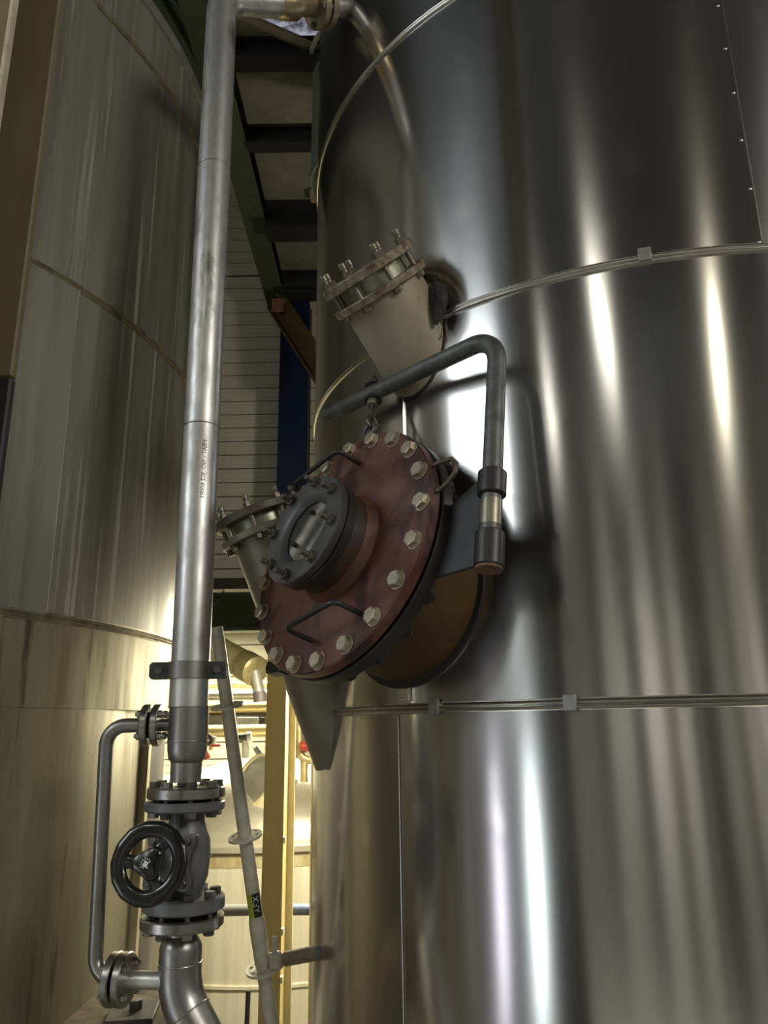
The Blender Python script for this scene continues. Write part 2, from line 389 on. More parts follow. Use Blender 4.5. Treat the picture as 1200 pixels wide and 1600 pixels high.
# upper platform: plates on dark joists, carried by the green beam
PZ = 6.75
pf = structure('trim_2', MB(), M_roof) if False else thing('upper_platform', 'underside of a high platform with dark joists between the tall pipe and the steel tank', 'platform', (-.6, 8.5, PZ))
A1, A2 = on_z(350, 12, PZ), on_z(505, 78, PZ)
xl = pa_x + .20
ext = A2 + (A2 - A1) * 3
poly = [(xl, A1.y + (xl - A1.x) * (A2.y - A1.y) / (A2.x - A1.x)), (ext.x, ext.y), (ext.x, 11.1), (xl, 11.1)]
part('deck_plate', MB().prism(Matrix.Translation((0, 0, PZ)), poly, 0, .04), M_roof, pf)
dirv = (A2 - A1).normalized()
pe0 = V((poly[0][0], poly[0][1], PZ - .02)); part('edge_angle', MB().box(frame(pe0 + dirv * 1.6, dirv, (0, 0, 1)), .14, .02, 3.2, (0, 0, 0)).box(frame(pe0 + dirv * 1.6, dirv, (0, 0, 1)), .02, .10, 3.2, (-.06, .05, 0)), mat('edge_tan', (.24, .20, .12), (.15, .13, .08), .6, 0, (9, 9, 9)), pf, label='tan edge angle of the platform')
for Yj, h, wd in ((10.45, .36, .30), (8.85, .40, .34), (7.44, .24, .18), (6.28, .24, .20)):
    mb = MB(); M = Matrix.Translation((1.2, Yj, PZ))
    L_ = 2 * (1.2 - xl)
    mb.box(M, L_, .03, h, (0, 0, -h / 2)); mb.box(M, L_, wd, .02, (0, 0, -h)); mb.box(M, L_, wd, .02, (0, 0, -.01))
    part('joist', mb, M_purlin, pf)
part('timber_batten', MB().box(I4, 4.2, .16, .08, (1.2, 8.52, PZ - .08)), mat('tan_batten', (.30, .235, .14), (.22, .17, .10), .6, 0, (3, 12, 12)), pf, label='tan batten under the plates')
# window in the left wall (out of view, lights the tank)
win = thing('window_1', None, None, (-7.0, -1.75, 2.1), kind='structure')
fr = MB(); Y0, Y1, Z0, Z1 = -3.0, .6, 2.1, 5.3
for y in (Y0, -1.20, Y1): fr.box(I4, .14, .16, Z1 - Z0, (-7.0, y, (Z0 + Z1) / 2))
for z in (Z0, (Z0 + Z1) / 2, Z1): fr.box(I4, .12, Y1 - Y0, .10, (-7.0, (Y0 + Y1) / 2, z))
part('window_frame', fr, M_slate, win)
for a, b in ((Y0 + .08, -1.28), (-1.12, Y1 - .08)):
    for c, d in ((Z0 + .05, (Z0 + Z1) / 2 - .05), ((Z0 + Z1) / 2 + .05, Z1 - .05)):
        part('window_pane', MB().box(I4, .02, b - a, d - c, (-7.02, (a + b) / 2, (c + d) / 2)), M_window, win)

# glazed double door below the window, daylight behind it
dr = thing('door_1', None, None, (-7.0, -2.2, -3.6), kind='structure')
fd = MB()
for y, wd_ in ((-3.55, .1), (-2.10, 1.30), (-.90, .2)): fd.box(I4, .14, wd_, 3.0, (-7.0, y, -2.1))
for z in (-3.45, -.65): fd.box(I4, .12, 2.7, .3 if z < -1 else .1, (-7.0, -2.2, z))
part('door_frame', fd, M_slate, dr)
for y, wd_, m_ in ((-3.12, .72, M_door), (-1.23, .44, M_door2)): part('door_pane', MB().box(I4, .02, wd_, 2.65, (-7.02, y, -1.98)), m_, dr)

# mezzanine
mz = structure('trim_1', MB().box(I4, 13.8, 3.0, .12, (0, 9.6, 1.50)), M_slate)  # deck slab added to keep lower lamp light off the upper wall
b0 = at(370, 930, 8.0).z; b1 = at(370, 985, 8.0).z
eb = MB(); h = b0 - b1; zc = (b0 + b1) / 2
eb.box(I4, 13.6, .03, h, (0, 8.03, zc)); eb.box(I4, 13.6, .2, .03, (0, 8.0, b0)); eb.box(I4, 13.6, .2, .03, (0, 8.0, b1))
single('mezzanine_beam', eb, M_dkgreen, 'dark green horizontal steel beam crossing between the beige wall and the bright pipes', 'beam', (0, 8.0, zc))

# ---------------------------------------------------------------- roof steel
def ibeam(path, m, name, label, hgt=.30, wid=.17, flange=.02, up=(0, 0, 1), side=None):
    mb = MB()
    for a, b in zip(path[:-1], path[1:]):
        a, b = V(a), V(b); d = b - a; M = frame(a + d / 2, d, up)
        L = d.length
        mb.box(M, hgt, flange * .7, L, (0, 0, 0)); mb.box(M, flange, wid, L, (hgt / 2, 0, 0)); mb.box(M, flange, wid, L, (-hgt / 2, 0, 0))
    return single(name, mb, m, label, 'beam', path[0])
pa = at(433, 455, 10.6); zb = pa.z
gx = at(368, 182, zb / (ray(368, 182).z / ray(368, 182).y)).x
ibeam([V((pa.x - .06, 11.1, zb + .17)), V((gx - .10, 7.0, zb + .17)), V((gx - .16, 3.5, zb + .17))], M_green, 'platform_beam', 'long mottled green beam running toward the viewer along the platform edge behind the tall pipe', .34, .30)
pd = at(340, 165, 7.6); pe = at(240, -10, 7.0)
ibeam([pd, pe], M_green, 'brace_beam', 'short green diagonal beam left of the pipe top above the weathered tank', .2, .26)
# brown corbel beam at the column head
q0 = at(433, 474, 10.45); q1 = at(520, 606, 9.6)
ibeam([q0, q1], M_brown, 'knee_brace', 'rusty brown slanting brace beside the blue column below the roof', .26, .22)
single('haunch_plate', MB().box(Matrix.Translation(at(435, 477, 10.2)), .20, .02, .22, (0, 0, 0), .004), M_brownred, 'small red brown steel plate at the head of the brown brace', 'plate', at(435, 477, 10.2))
cx0 = at(430, 700, 10.4).x; cx1 = at(478, 700, 10.4).x
bc = MB(); Mx = Matrix.Translation(((cx0 + cx1) / 2, 10.75, 1.45)); W = cx1 - cx0
bc.box(Mx, W, .02, 10.0, (0, -.12, 0)); bc.box(Mx, W, .02, 10.0, (0, .2, 0)); bc.box(Mx, .02, .32, 10.0, (0, .04, 0)); bc.box(Mx, .016, .3, 10.0, (W / 2 - .02, .03, 0))
single('blue_column', bc, M_blue, 'dark blue steel column standing against the beige siding', 'column', ((cx0 + cx1) / 2, 10.5, -2.4))

# duct with pale rim seen under the roof
du = thing('roof_duct', 'grey green curved duct edge beside the steel tank top', 'duct', at(497, 190, 6.3))
dc = at(516, 190, 6.35)
part('duct_shell', MB().lathe(frame(dc + V((.25, 0, -.75)), (0, .1, 1)), [(.44, 0), (.44, 1.5), (.42, 1.5), (.42, 0)], 40, True), mat('duct_grey_green', (.16, .18, .13), (.12, .13, .10), .5, .3, (6, 6, 6)), du)
part('duct_rim', MB().ring(frame(dc + V((.25, 0, .74)), (0, .1, 1)), .43, .47, 0, .03, 40), mat('duct_rim_pale', (.42, .42, .32), (.3, .3, .22), .5, .2, (9, 9, 9)), du)

# ================================================================ STEEL TANK (right)
tank = thing('storage_tank', 'big shiny brushed steel clad tank filling the right half', 'tank', (TC.x, TC.y, -3.6))
def arc_sheet(mb, c, R, th0, th1, z0, z1, th=.003, seg=40, lip=0.0):
    vs = []; fs = []
    for i in range(seg + 1):
        a = th0 + (th1 - th0) * i / seg
        r = R + lip * (i / seg)
        for rr, z in ((r, z0), (r, z1), (r - th, z1), (r - th, z0)):
            vs.append(on_tank(a, z, rr, c))
    for i in range(seg):
        for k in range(4):
            fs.append((i * 4 + k, i * 4 + (k + 1) % 4, i * 4 + 4 + (k + 1) % 4, i * 4 + 4 + k))
    fs.append((0, 3, 2, 1)); n = seg * 4; fs.append((n, n + 1, n + 2, n + 3))
    return mb.add(vs, fs)
ZB = [-3.6, -2.44, -1.19, .052, 1.292, 2.546, 3.79, 5.0]
SEAM = [0, -20, -49.6, -47.6, -2.4, -30, 10]
for k in range(7):
    for j in range(4):
        s = SEAM[k] + 90 * j
        mb = MB(); arc_sheet(mb, TC, TR, s, s + 90.0, ZB[k], ZB[k + 1], .004, 48, .0035)
        part('cladding_sheet', mb, M_clad, tank, sharp=30)
# seam edges in view
def seam_bead(th, z0, z1, r=.004):
    return MB().tube([on_tank(th, z0, TR + .003), on_tank(th, z1, TR + .003)], r, 8)
part('seam_edge', seam_bead(-47.55, .075, 1.27, .0045), M_band, tank)
part('seam_edge', seam_bead(-49.6, -1.15, .03, .0022), M_band, tank)
part('seam_edge', seam_bead(-2.35, 1.31, 2.53, .0022), M_band, tank)
def band(z, c, R, m, parent, r=.0075, gap=.0125, seg=160):
    mb = MB(); M = Matrix.Translation((c.x, c.y, z))
    prof = [(R - .004, -.016), (R + .004, -.0155)]
    for cc in (-gap / 2, gap / 2):
        for a in (-90, -45, 0, 45, 90): prof.append((R + .003 + r * math.cos(rad(a)), cc + r * .82 * math.sin(rad(a))))
    prof += [(R + .004, .0155), (R - .004, .016)]
    mb.lathe(M, prof, seg, True)
    return part('band_ring', mb, m, parent, sharp=50)
for z in ZB[1:7]: band(z, TC, TR, M_band, tank)
for px, py in ((682, 1104), (892, 1098), (1007, 401)):
    th, z = tank_hit(px, py); a = rad(th)
    M = frame(on_tank(th, z, TR + .011), (math.sin(a), -math.cos(a), 0), (0, 0, 1))
    part('band_clip', MB().box(M, .042, .036, .012, (0, 0, 0), .002), M_clip, tank, label='dull grey clip on the band')
rv = MB().lathe(I4, [(.0062, 0), (.0058, .002), (.004, .0036), (.0004, .0044)], 12).mesh('rivet', M_band, sharp=60)
for px, py in ((1121, 10), (1133, 77), (1146, 146), (1158, 220), (1172, 296), (1186, 379), (629, 1093), (527, 1107), (1109, -58)):
    th, z = tank_hit(px, py); a = rad(th)
    piece('rivet', rv, frame(on_tank(th, z, TR + .001), (math.sin(a), -math.cos(a), 0)), tank)
part('tank_lid', MB().lathe(Matrix.Translation((TC.x, TC.y, 5.0)), [(TR + .01, -.02), (TR + .01, .0), (.3, .35), (.001, .36)], 96), M_clad, tank)

# ================================================================ MANWAY
C0 = V((-.156, 2.209, .522))
az, ti = rad(-49.46), rad(16.48)
n_ = V((math.sin(az) * math.cos(ti), -math.cos(az) * math.cos(ti), math.sin(ti)))
e_ = V((0, 0, 1)).cross(n_).normalized(); v_ = n_.cross(e_)
def P3(a, b, t): return C0 + e_ * a + v_ * b + n_ * t
def FM(a, b, t): return frame(P3(a, b, t), n_, e_)
def mpix(px, py, t):
    d = ray(px, py); k = (P3(0, 0, t).dot(n_)) / d.dot(n_); q = d * k - C0
    return q.dot(e_), q.dot(v_)
man = thing('manway', 'round bolted manway with red brown cover and sight glass on the steel tank', 'manway', P3(0, 0, -.3))
ZM = FM(0, 0, 0)
part('cover_plate', MB().disc(ZM, .39, -.058, -.020, 96, .004), M_red, man, label='red brown primed round cover plate')
part('gasket', MB().disc(ZM, .362, -.066, -.057, 72), M_dark, man)
part('counter_flange', MB().ring(ZM, .29, .392, -.108, -.066, 96, .004), M_black, man, label='black flange behind the cover')
part('neck', MB().lathe(ZM, [(.300, -.62), (.300, -.108)], 96), M_ochre, man, label='ochre brown neck')
# black ring standing in for the shaded gap between neck and cladding
def tube_tank(org, ax, ex, ey, r, phi, R=TR):
    q = org + ex * (r * math.cos(phi)) + ey * (r * math.sin(phi)); d = -ax
    qx, qy = q.x - TC.x, q.y - TC.y
    A = d.x ** 2 + d.y ** 2; B = 2 * (d.x * qx + d.y * qy); K = qx * qx + qy * qy - R * R
    D = B * B - 4 * A * K
    t = (-B - math.sqrt(max(D, 0))) / (2 * A)
    return q + d * t
def collar(org, ax, r0, r1, off, th, nseg=72):
    ex, ey, _ = basis(ax); vs = []; fs = []
    for i in range(nseg):
        p = 2 * PI * i / nseg
        for r, o in ((r0, off - th), (r1, off - th), (r1, off), (r0, off)):
            vs.append(tube_tank(org, V(ax).normalized(), ex, ey, r, p, TR + o))
    for i in range(nseg):
        j = (i + 1) % nseg
        for k in range(4): fs.append((i * 4 + k, i * 4 + (k + 1) % 4, j * 4 + (k + 1) % 4, j * 4 + k))
    return MB().add(vs, fs)
part('dark_cutout_ring', collar(C0, n_, .296, .317, .010, .014), M_black, man, label='black ring imitating the dark gap round the neck')
# cover bolts: 20 on a 725 mm circle
bm = hexbolt('cover_bolt', M_bolt, .0235, .019)
ph0 = rad(81.53)
for k in range(20):
    a = ph0 - 2 * PI * k / 20
    M = FM(.3625 * math.cos(a), .3625 * math.sin(a), -.0195) @ Matrix.Rotation(random.uniform(0, PI / 3), 4, 'Z')
    piece('cover_bolt', bm, M, man)
nm = hexbolt('cover_nut', M_black, .0235, .022, True, .012, .013)
for k in range(20):
    a = ph0 - 2 * PI * k / 20
    piece('cover_nut', nm, FM(.3625 * math.cos(a), .3625 * math.sin(a), -.108) @ Matrix.Rotation(PI, 4, 'X'), man)
# U handles
def handle(f0, f1, ht, r=.0075):
    a = P3(*f0, -.02); b = P3(*f1, -.02); up = n_ * ht
    return MB().tube(fillet([a, a + up, b + up, b], [.022, .022], 6), r, 12)
part('handle', handle((.010, .288), (-.205, .222), .092), M_black, man)
part('handle', handle((.195, -.236), (-.010, -.290), .092), M_black, man)
# sight glass
SO = (.0186, -.0071)
sM = FM(*SO, 0)
part('weld_fillet', MB().lathe(sM, [(.170, -.0195), (.168, -.012), (.158, .000), (.156, .012), (.150, .012)], 72), M_rust, man, label='rusty weld ring around the sight glass neck')
sg = part('sight_glass', MB().lathe(sM, [(.100, -.019), (.155, -.019), (.153, .040), (.150, .062), (.100, .062)], 72, True), M_neckdark, man, label='bolted round sight glass')
part('pad_flange', MB().ring(sM, .098, .168, .060, .088, 72, .003), M_black, sg)
part('glass_flange', MB().lathe(sM, [(.098, .093), (.168, .093), (.170, .096), (.170, .117), (.167, .120), (.112, .120), (.100, .112), (.092, .104), (.092, .093)], 80, True), M_grey, sg, label='grey ring clamping the glass')
part('glass_pane', MB().disc(sM, .0965, .088, .1005, 64, .002), M_glass, sg, label='round glass pane')
part('glass_seat', MB().ring(sM, .089, .0975, .078, .0875, 64), mat('pale_seal', (.36, .37, .27), (.24, .24, .18), .4, .2, (20, 20, 20)), sg)
part('bore', MB().disc(sM, .099, -.0195, -.012, 48).ring(sM, .094, .0995, -.012, .077, 48), M_dark, sg)  # near-black lining puts the shade inside the bore into its colour
sb = MB(); sn = hexbolt('sight_nut', M_dbolt, .0165, .015, True, .026, .0085)
for k in range(8):
    a = 1.507 - 2 * PI * k / 8
    piece('stud_nut', sn, FM(SO[0] + .1465 * math.cos(a), SO[1] + .1465 * math.sin(a), .1195) @ Matrix.Rotation(random.uniform(0, 1), 4, 'Z'), sg)
# lifting eye on the cover rim
ec = P3(-.008, .427, -.035)
part('lifting_eye', MB().tube([ec + (e_ * math.cos(t * PI / 10) + v_ * math.sin(t * PI / 10)) * .025 for t in range(20)], .0068, 10, True), M_davit, man)
# bent rod loop on the right edge
lp = [mpix(*q, -.04) for q in ((668, 731), (690, 722), (706, 717), (713, 724), (711, 738), (700, 754), (686, 766), (668, 771))]
part('rod_loop', MB().tube([P3(a, b, -.04) for a, b in lp], .0068, 10), mat('rusty_rod', (.14, .10, .075), (.09, .07, .06), .5, .4, (30, 30, 30)), man)
lp2 = [mpix(*q, -.115) for q in ((566, 1002), (570, 1016), (582, 1027), (597, 1028), (604, 1020), (600, 1008))]
part('rod_loop', MB().tube([P3(a, b, -.115) for a, b in lp2], .009, 10), M_black, man)
a, b = mpix(436, 1042, -.12)
part('lug', MB().box(FM(a, b, -.12), .09, .05, .05, (0, 0, 0), .008), M_black, man, label='black lug under the flange rim')

# ================================================================ DAVIT
dv = thing('davit_arm', 'grey galvanised bent pipe arm holding up the manway cover on a swivel post', 'davit', P3(.545, -.14, -.10))
pbot = P3(.548, -.115, -.108); ptop = P3(.503, .585, -.046); parm = P3(-.285, .585, -.022)
part('arm_pipe', MB().tube(fillet([pbot, ptop, parm], [.105], 14), .0270, 24), M_davit, dv)
pdir = (ptop - pbot).normalized()
def sleeve(s0, s1, r, m, name, seg=32):
    return part(name, MB().lathe(frame(pbot + pdir * s0, pdir), [(r * .9, 0), (r, .004), (r, s1 - s0 - .004), (r * .9, s1 - s0)], seg), m, dv)
sleeve(-.012, .083, .0375, M_black, 'lower_sleeve')
sleeve(.185, .255, .0375, M_black, 'upper_sleeve')
part('sleeve_cap', MB().disc(frame(pbot - pdir * .018, pdir), .034, 0, .008, 32), M_rustcap, dv, label='rusty round cap')
part('post_ring', MB().lathe(frame(pbot + pdir * .10, pdir), [(.0285, 0), (.0285, .07)], 32), mat('worn_steel', (.30, .28, .22), (.2, .19, .15), .4, .8, (30, 30, 30)), dv, label='worn bare band of the post')
# bracket plates between the flange and the sleeves
br = MB(); x0, x1 = .372, .535
br.prism(FM(0, 0, -.112), [(x0 - .02, -.125), (x1, -.115), (x1, .15), (x1 - .05, .15), (x0 + .01, .085), (x0 - .02, .085)], 0, .012)
part('bracket_plate', br, M_plate, dv, label='dark grey bracket plate')
br2 = MB(); br2.prism(FM(0, 0, -.150), [(x0 - .08, -.10), (x1 - .05, -.09), (x1 - .02, .13), (x0 - .08, .10)], 0, .012)
part('bracket_plate', br2, M_black, dv)
# threaded hanger with nuts and eye
hk = P3(-.034, .585, -.030); hd = V((0, 0, 1)) * .9 + v_ * .1; hd.normalize()
ebot = ec + v_ * .038
hdir = (hk - ebot).normalized()
part('hanger_rod', MB().cyl(ebot + hdir * .015, hk + hdir * .075, .0072, None, 12), M_dbolt, dv)
for s, up in ((-.0285, -1), (.0285, 1)):
    c = hk + hdir * s
    part('washer', MB().disc(frame(c, hdir * up), .030, -.002, .006, 28), M_plate, dv)
part('hanger_nut', MB().prism(frame(hk - hdir * .036, -hdir), [(.019 * math.cos(i * PI / 3), .019 * math.sin(i * PI / 3)) for i in range(6)], 0, .02), M_bolt, dv)
part('hanger_nut', MB().prism(frame(hk + hdir * .036, hdir), [(.017 * math.cos(i * PI / 3), .017 * math.sin(i * PI / 3)) for i in range(6)], 0, .016), M_dbolt, dv)
part('hook_eye', MB().tube([ebot - hdir * .006 + (n_ * math.cos(t * PI / 9) + hdir * math.sin(t * PI / 9)) * .020 for t in range(18)], .0062, 10, True), M_dbolt, dv)

# ================================================================ INCLINED NOZZLES
def nozzle(name, label, th, z, el, L, r, mbody, mf, mf2, nb, ph, rf=.17, stud=.02):
    a = rad(th); nr = V((math.sin(a), -math.cos(a), 0)); ax = nr * math.cos(rad(el)) + V((0, 0, 1)) * math.sin(rad(el))
    base = on_tank(th, z); t = thing(name, label, 'nozzle', base)
    M = frame(base, ax, nr)
    part('stub_pipe', MB().lathe(M, [(r, -.25), (r, L)], 56), mbody, t)
    part('lower_flange', MB().ring(M, .09, rf, L, L + .026, 64, .003), mf, t)
    part('spigot', MB().lathe(M, [(.118, L + .02), (.118, L + .078)], 48), M_gasket, t)
    part('blind_flange', MB().disc(M, rf, L + .072, L + .102, 64, .003), mf2, t)
    st = MB(); I = Matrix.Identity(4)
    st.disc(I, .0085, -.018, .150, 12, .002)
    for zz in (-.004, .118):
        hexa = [(.0155 * math.cos(i * PI / 3), .017 * math.sin(i * PI / 3)) for i in range(6)]
        st.prism(Matrix.Translation((0, 0, zz - (.014 if zz < 0 else 0.015))), hexa, 0, .016)
    st.disc(Matrix.Translation((0, 0, .128)), .0115, 0, stud, 12, .002)
    sme = st.mesh('flange_stud', M_stud, sharp=25)
    for k in range(nb):
        an = ph + 2 * PI * k / nb
        piece('flange_stud', sme, M @ Matrix.Translation((.147 * math.cos(an), .147 * math.sin(an), L)), t)
    return t, base, ax, M
nz, nb_, nax, nM = nozzle('flanged_nozzle', 'tan slanting pipe stub with rusty blind flange above the davit arm', -46, 1.25, 45, .185, .142, M_nozzle, M_rim, M_rim, 8, .2)
part('dark_cutout_ring', collar(nb_, nax, .140, .150, .003, .008, 64), M_foam, nz)
fm = MB()
for i in range(26):
    p = -1.75 + 1.9 * i / 25
    ex, ey, _ = basis(nax, V((0, 0, 1)))
fo = [nb_ + nax * (.02 + .075 * math.sin(i * PI / 12)) + (nM @ V((math.cos(a_), math.sin(a_), 0)) - nM @ V((0, 0, 0))) * (.158 + .01 * random.random()) for i, a_ in enumerate([PI * .42 + PI * .5 * q / 12 for q in range(13)])]
part('torn_foam', MB().tube(fo, [.006, .018, .026, .03, .032, .033, .034, .032, .03, .03, .026, .018, .006], 10), M_foam, nz, label='torn black foam beside the stub')
fl = MB(); th, z = tank_hit(687, 512)
vs = []; fs = []
for i in range(9):
    for j in range(4):
        vs.append(on_tank(th - .55 + .42 * j + random.uniform(-.12, .12), z + .05 - i * .0125, TR + .006 + random.uniform(0, .016)))
for i in range(8):
    for j in range(3): fs.append((i * 4 + j, i * 4 + j + 1, i * 4 + j + 5, i * 4 + j + 4))
part('foil_scrap', fl.add(vs, fs), M_foil, nz, label='crumpled bright foil scrap', sharp=5)
nozzle('flanged_nozzle', 'dark flanged grey slanting pipe stub tapering down behind the manway cover', -70.5, .135, 68, .60, .128, M_nozzle2, M_nozzle2, M_darkflange, 8, .35)

# ================================================================ WEATHERED TANK (left)
lt = thing('weathered_tank', 'dull weathered steel clad tank with vertical streaks on the left', 'tank', (LC.x, LC.y, -3.6))
LZ = [.075, .363, 1.58, 2.86, 3.135]
LS = [None, 64.5, 65.1, 62.55, 62.55]
def lsheet(th0, th1, z0, z1, m=M_old):
    mb = MB(); arc_sheet(mb, LC, LR, th0, th1, z0, z1, .006, 40, .004); part('cladding_sheet', mb, m, lt, sharp=30)
for k in (0, 1, 2, 3):
    s = (60.0, 64.6, 62.6, 62.5)[k]
    for j in range(4): lsheet(s + 90 * j, s + 90 * j + 90, LZ[k], LZ[k + 1], M_oldlow if k == 0 else M_old)
for z in LZ[1:4]: band(z, LC, LR, M_oldband, lt, .006, .011)
part('top_rim', MB().ring(Matrix.Translation((LC.x, LC.y, LZ[4])), LR - .03, LR + .014, -.012, .05, 160), mat('pale_rim_highlight', (.62, .60, .54), (.45, .43, .36), .35, .8, (9, 9, 9)), lt)  # made tall and pale to imitate the highlight along the tank top
part('tank_roof', MB().lathe(Matrix.Translation((LC.x, LC.y, LZ[4])), [(LR - .02, 0), (.3, .35), (.001, .38)], 96), M_old, lt)
for th, z0, z1 in ((62.6, 1.6, 2.85), (64.6, .38, 1.2)):
    part('seam_edge', MB().tube([on_tank(th, z0, LR + .003, LC), on_tank(th, z1, LR + .003, LC)], .004, 8), M_old, lt)
# lower skirt: the sheet draws in towards a cut edge beside the pipe
vs = []; fs = []; SG = 60; THE = 85.5
for i in range(SG + 1):
    th = -60 + (THE + 60) * i / SG
    t = max(0, min(1, (th - 72) / (THE - 73))); dr = .05 * t * t * (3 - 2 * t)
    for z in (-3.6, .09):
        for rr in (LR - dr - .002, LR - dr - .010): vs.append(on_tank(th, z, rr, LC))
for i in range(SG):
    q = i * 4; fs += [(q, q + 4, q + 6, q + 2), (q + 1, q + 3, q + 7, q + 5), (q + 2, q + 6, q + 7, q + 3), (q, q + 1, q + 5, q + 4)]
fs += [(SG * 4, SG * 4 + 1, SG * 4 + 3, SG * 4 + 2)]
part('skirt_sheet', MB().add(vs, fs), M_oldlow, lt, label='weathered lower skirt sheet with yellow light in its colour', sharp=50)
vs = []
M = frame(on_tank(THE + .5, -1.76, LR - .050, LC), (0, 0, 1), (math.cos(rad(THE)), math.sin(rad(THE)), 0))
part('edge_strip', MB().box(M, .03, .05, 3.68, (0.006, 0, 0), .002), mat('pale_edge', (.62, .55, .36), (.42, .36, .2), .5, .2, (20, 20, 3)), lt, label='pale cut edge of the skirt')
part('inner_shell', MB().lathe(Matrix.Translation((LC.x, LC.y, -3.6)), [(LR - .078, 0), (LR - .078, 3.67)], 120), M_slate, lt)

# soiled plinth with steel plate at the tank foot
pl = thing('plinth', 'soiled brown ledge with a steel plate below the lower bypass flange', 'ledge', at(200, 1600, 2.42))
g = at(195, 1594, 2.40)
part('ledge_block', MB().box(Matrix.Translation(g + V((-.05, .10, -.085))), .30, .36, .14, (0, 0, 0), .02), M_ledge, pl)
part('steel_plate', MB().box(Matrix.Translation(at(207, 1584, 2.46)) @ Matrix.Rotation(.15, 4, 'Z'), .13, .16, .018, (0, 0, 0), .003), M_slate, pl)
part('plate_nut', MB().prism(Matrix.Translation(at(212, 1574, 2.47)), [(.018 * math.cos(i * PI / 3), .018 * math.sin(i * PI / 3)) for i in range(6)], -.012, .02), M_dbolt, pl)

# beige steel column at the far left
YB = 1.12
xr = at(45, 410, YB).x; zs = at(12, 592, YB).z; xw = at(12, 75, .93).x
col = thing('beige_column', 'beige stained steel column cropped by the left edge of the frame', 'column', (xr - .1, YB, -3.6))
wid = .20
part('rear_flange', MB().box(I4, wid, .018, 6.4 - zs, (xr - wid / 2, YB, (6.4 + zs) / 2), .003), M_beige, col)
part('rear_flange', MB().box(I4, wid, .018, zs + 3.6, (xr - wid / 2, YB, (zs - 3.6) / 2), .003), mat('purple_black_shade', (.018, .013, .016), (.03, .022, .024), .6, 0, (9, 9, 9)), col, label='dark lower part imitating shadow')  # purple-black colour stands in for a shadowed area
part('web', MB().box(I4, .012, .18, 10, (xr - wid / 2, YB - .10, 1.4)), M_beige, col)
part('front_flange', MB().box(I4, wid, .014, 10, (xw - wid / 2, .93, 1.4), .002), M_beige, col)
part('flange_edge', MB().box(I4, .006, .015, 10, (xw, .93, 1.4), .001), M_beigeedge, col, label='pale flange edge')  # narrow strip, paler than the flange

# ================================================================ TALL PIPE
YP = 2.34
def zp(y): return at(295, y, YP).z
def xp(z): return -.5895 - .012 * (z - .2) / 2.4 if z > .1 else -.5875 + (.1 - z) * .033
def pp(z): return V((xp(z), YP, z))
tp = thing('tall_pipe', 'tall vertical stainless pipe between the two tanks with elbow at its top', 'pipe', pp(zp(1222)))
r0 = .0572
ztop = 2.80
hp = thing  # alias unused
jx = tank_hit(547, 12); jend = on_tank(jx[0], jx[1], TR)
elb = V((xp(2.7), YP, at(375, -2, YP).z))
tdir = (jend - elb).normalized()
path = fillet([pp(zp(1105)), elb, elb + tdir * .34], [.115], 10)
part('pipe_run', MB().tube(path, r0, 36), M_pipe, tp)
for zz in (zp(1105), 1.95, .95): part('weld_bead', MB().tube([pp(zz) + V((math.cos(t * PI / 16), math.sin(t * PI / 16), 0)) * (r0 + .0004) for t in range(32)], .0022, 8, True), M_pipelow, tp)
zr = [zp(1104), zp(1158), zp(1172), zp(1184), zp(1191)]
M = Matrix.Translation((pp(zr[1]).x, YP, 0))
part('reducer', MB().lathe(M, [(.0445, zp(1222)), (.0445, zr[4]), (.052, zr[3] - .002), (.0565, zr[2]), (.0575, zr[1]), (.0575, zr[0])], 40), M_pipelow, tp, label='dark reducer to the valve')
part('weld_bead', MB().tube([V((pp(zr[1]).x, YP, zr[1])) + V((math.cos(t * PI / 16), math.sin(t * PI / 16), 0)) * .0578 for t in range(32)], .0022, 8, True), M_pipelow, tp)
xf = pp(zp(1232)).x
def flange(parent, M, ri, ro, h, m, name='flange', b=.003): return part(name, MB().ring(M, ri, ro, 0, h, 56, b), m, parent)
zf1 = zp(1246)
flange(tp, Matrix.Translation((xf, YP, zf1)), .035, .110, .030, M_flange)
# upper branch: pipe coupling and flange into the tank
ba = elb + tdir * .30
part('coupling', MB().lathe(frame(elb + tdir * .27, tdir), [(.057, -.02), (.063, 0), (.063, .07), (.045, .10), (.045, .17)], 36), mat('brass_steel', (.50, .42, .26), (.36, .29, .17), .35, .8, (14, 14, 14)), tp, label='yellowed reducing coupling')
fl_m = mat('branch_flange', (.40, .35, .25), (.30, .25, .17), .4, .7, (20, 20, 20))
bL = (jend - elb).length
part('branch_pipe', MB().cyl(elb + tdir * .40, jend + tdir * .06, .040, None, 30), M_pipe, tp)
for s in (bL - .19, bL - .150):
    part('flange', MB().ring(frame(elb + tdir * s, tdir), .03, .092, 0, .028, 44, .003), fl_m, tp)
for k in range(4):
    a = PI / 4 + k * PI / 2; Mx = frame(elb + tdir * (bL - .19), tdir) @ Matrix.Translation((.07 * math.cos(a), .07 * math.sin(a), -.012))
    part('flange_bolt', MB().disc(Mx, .013, 0, .09, 8, .002), M_dbolt, tp)
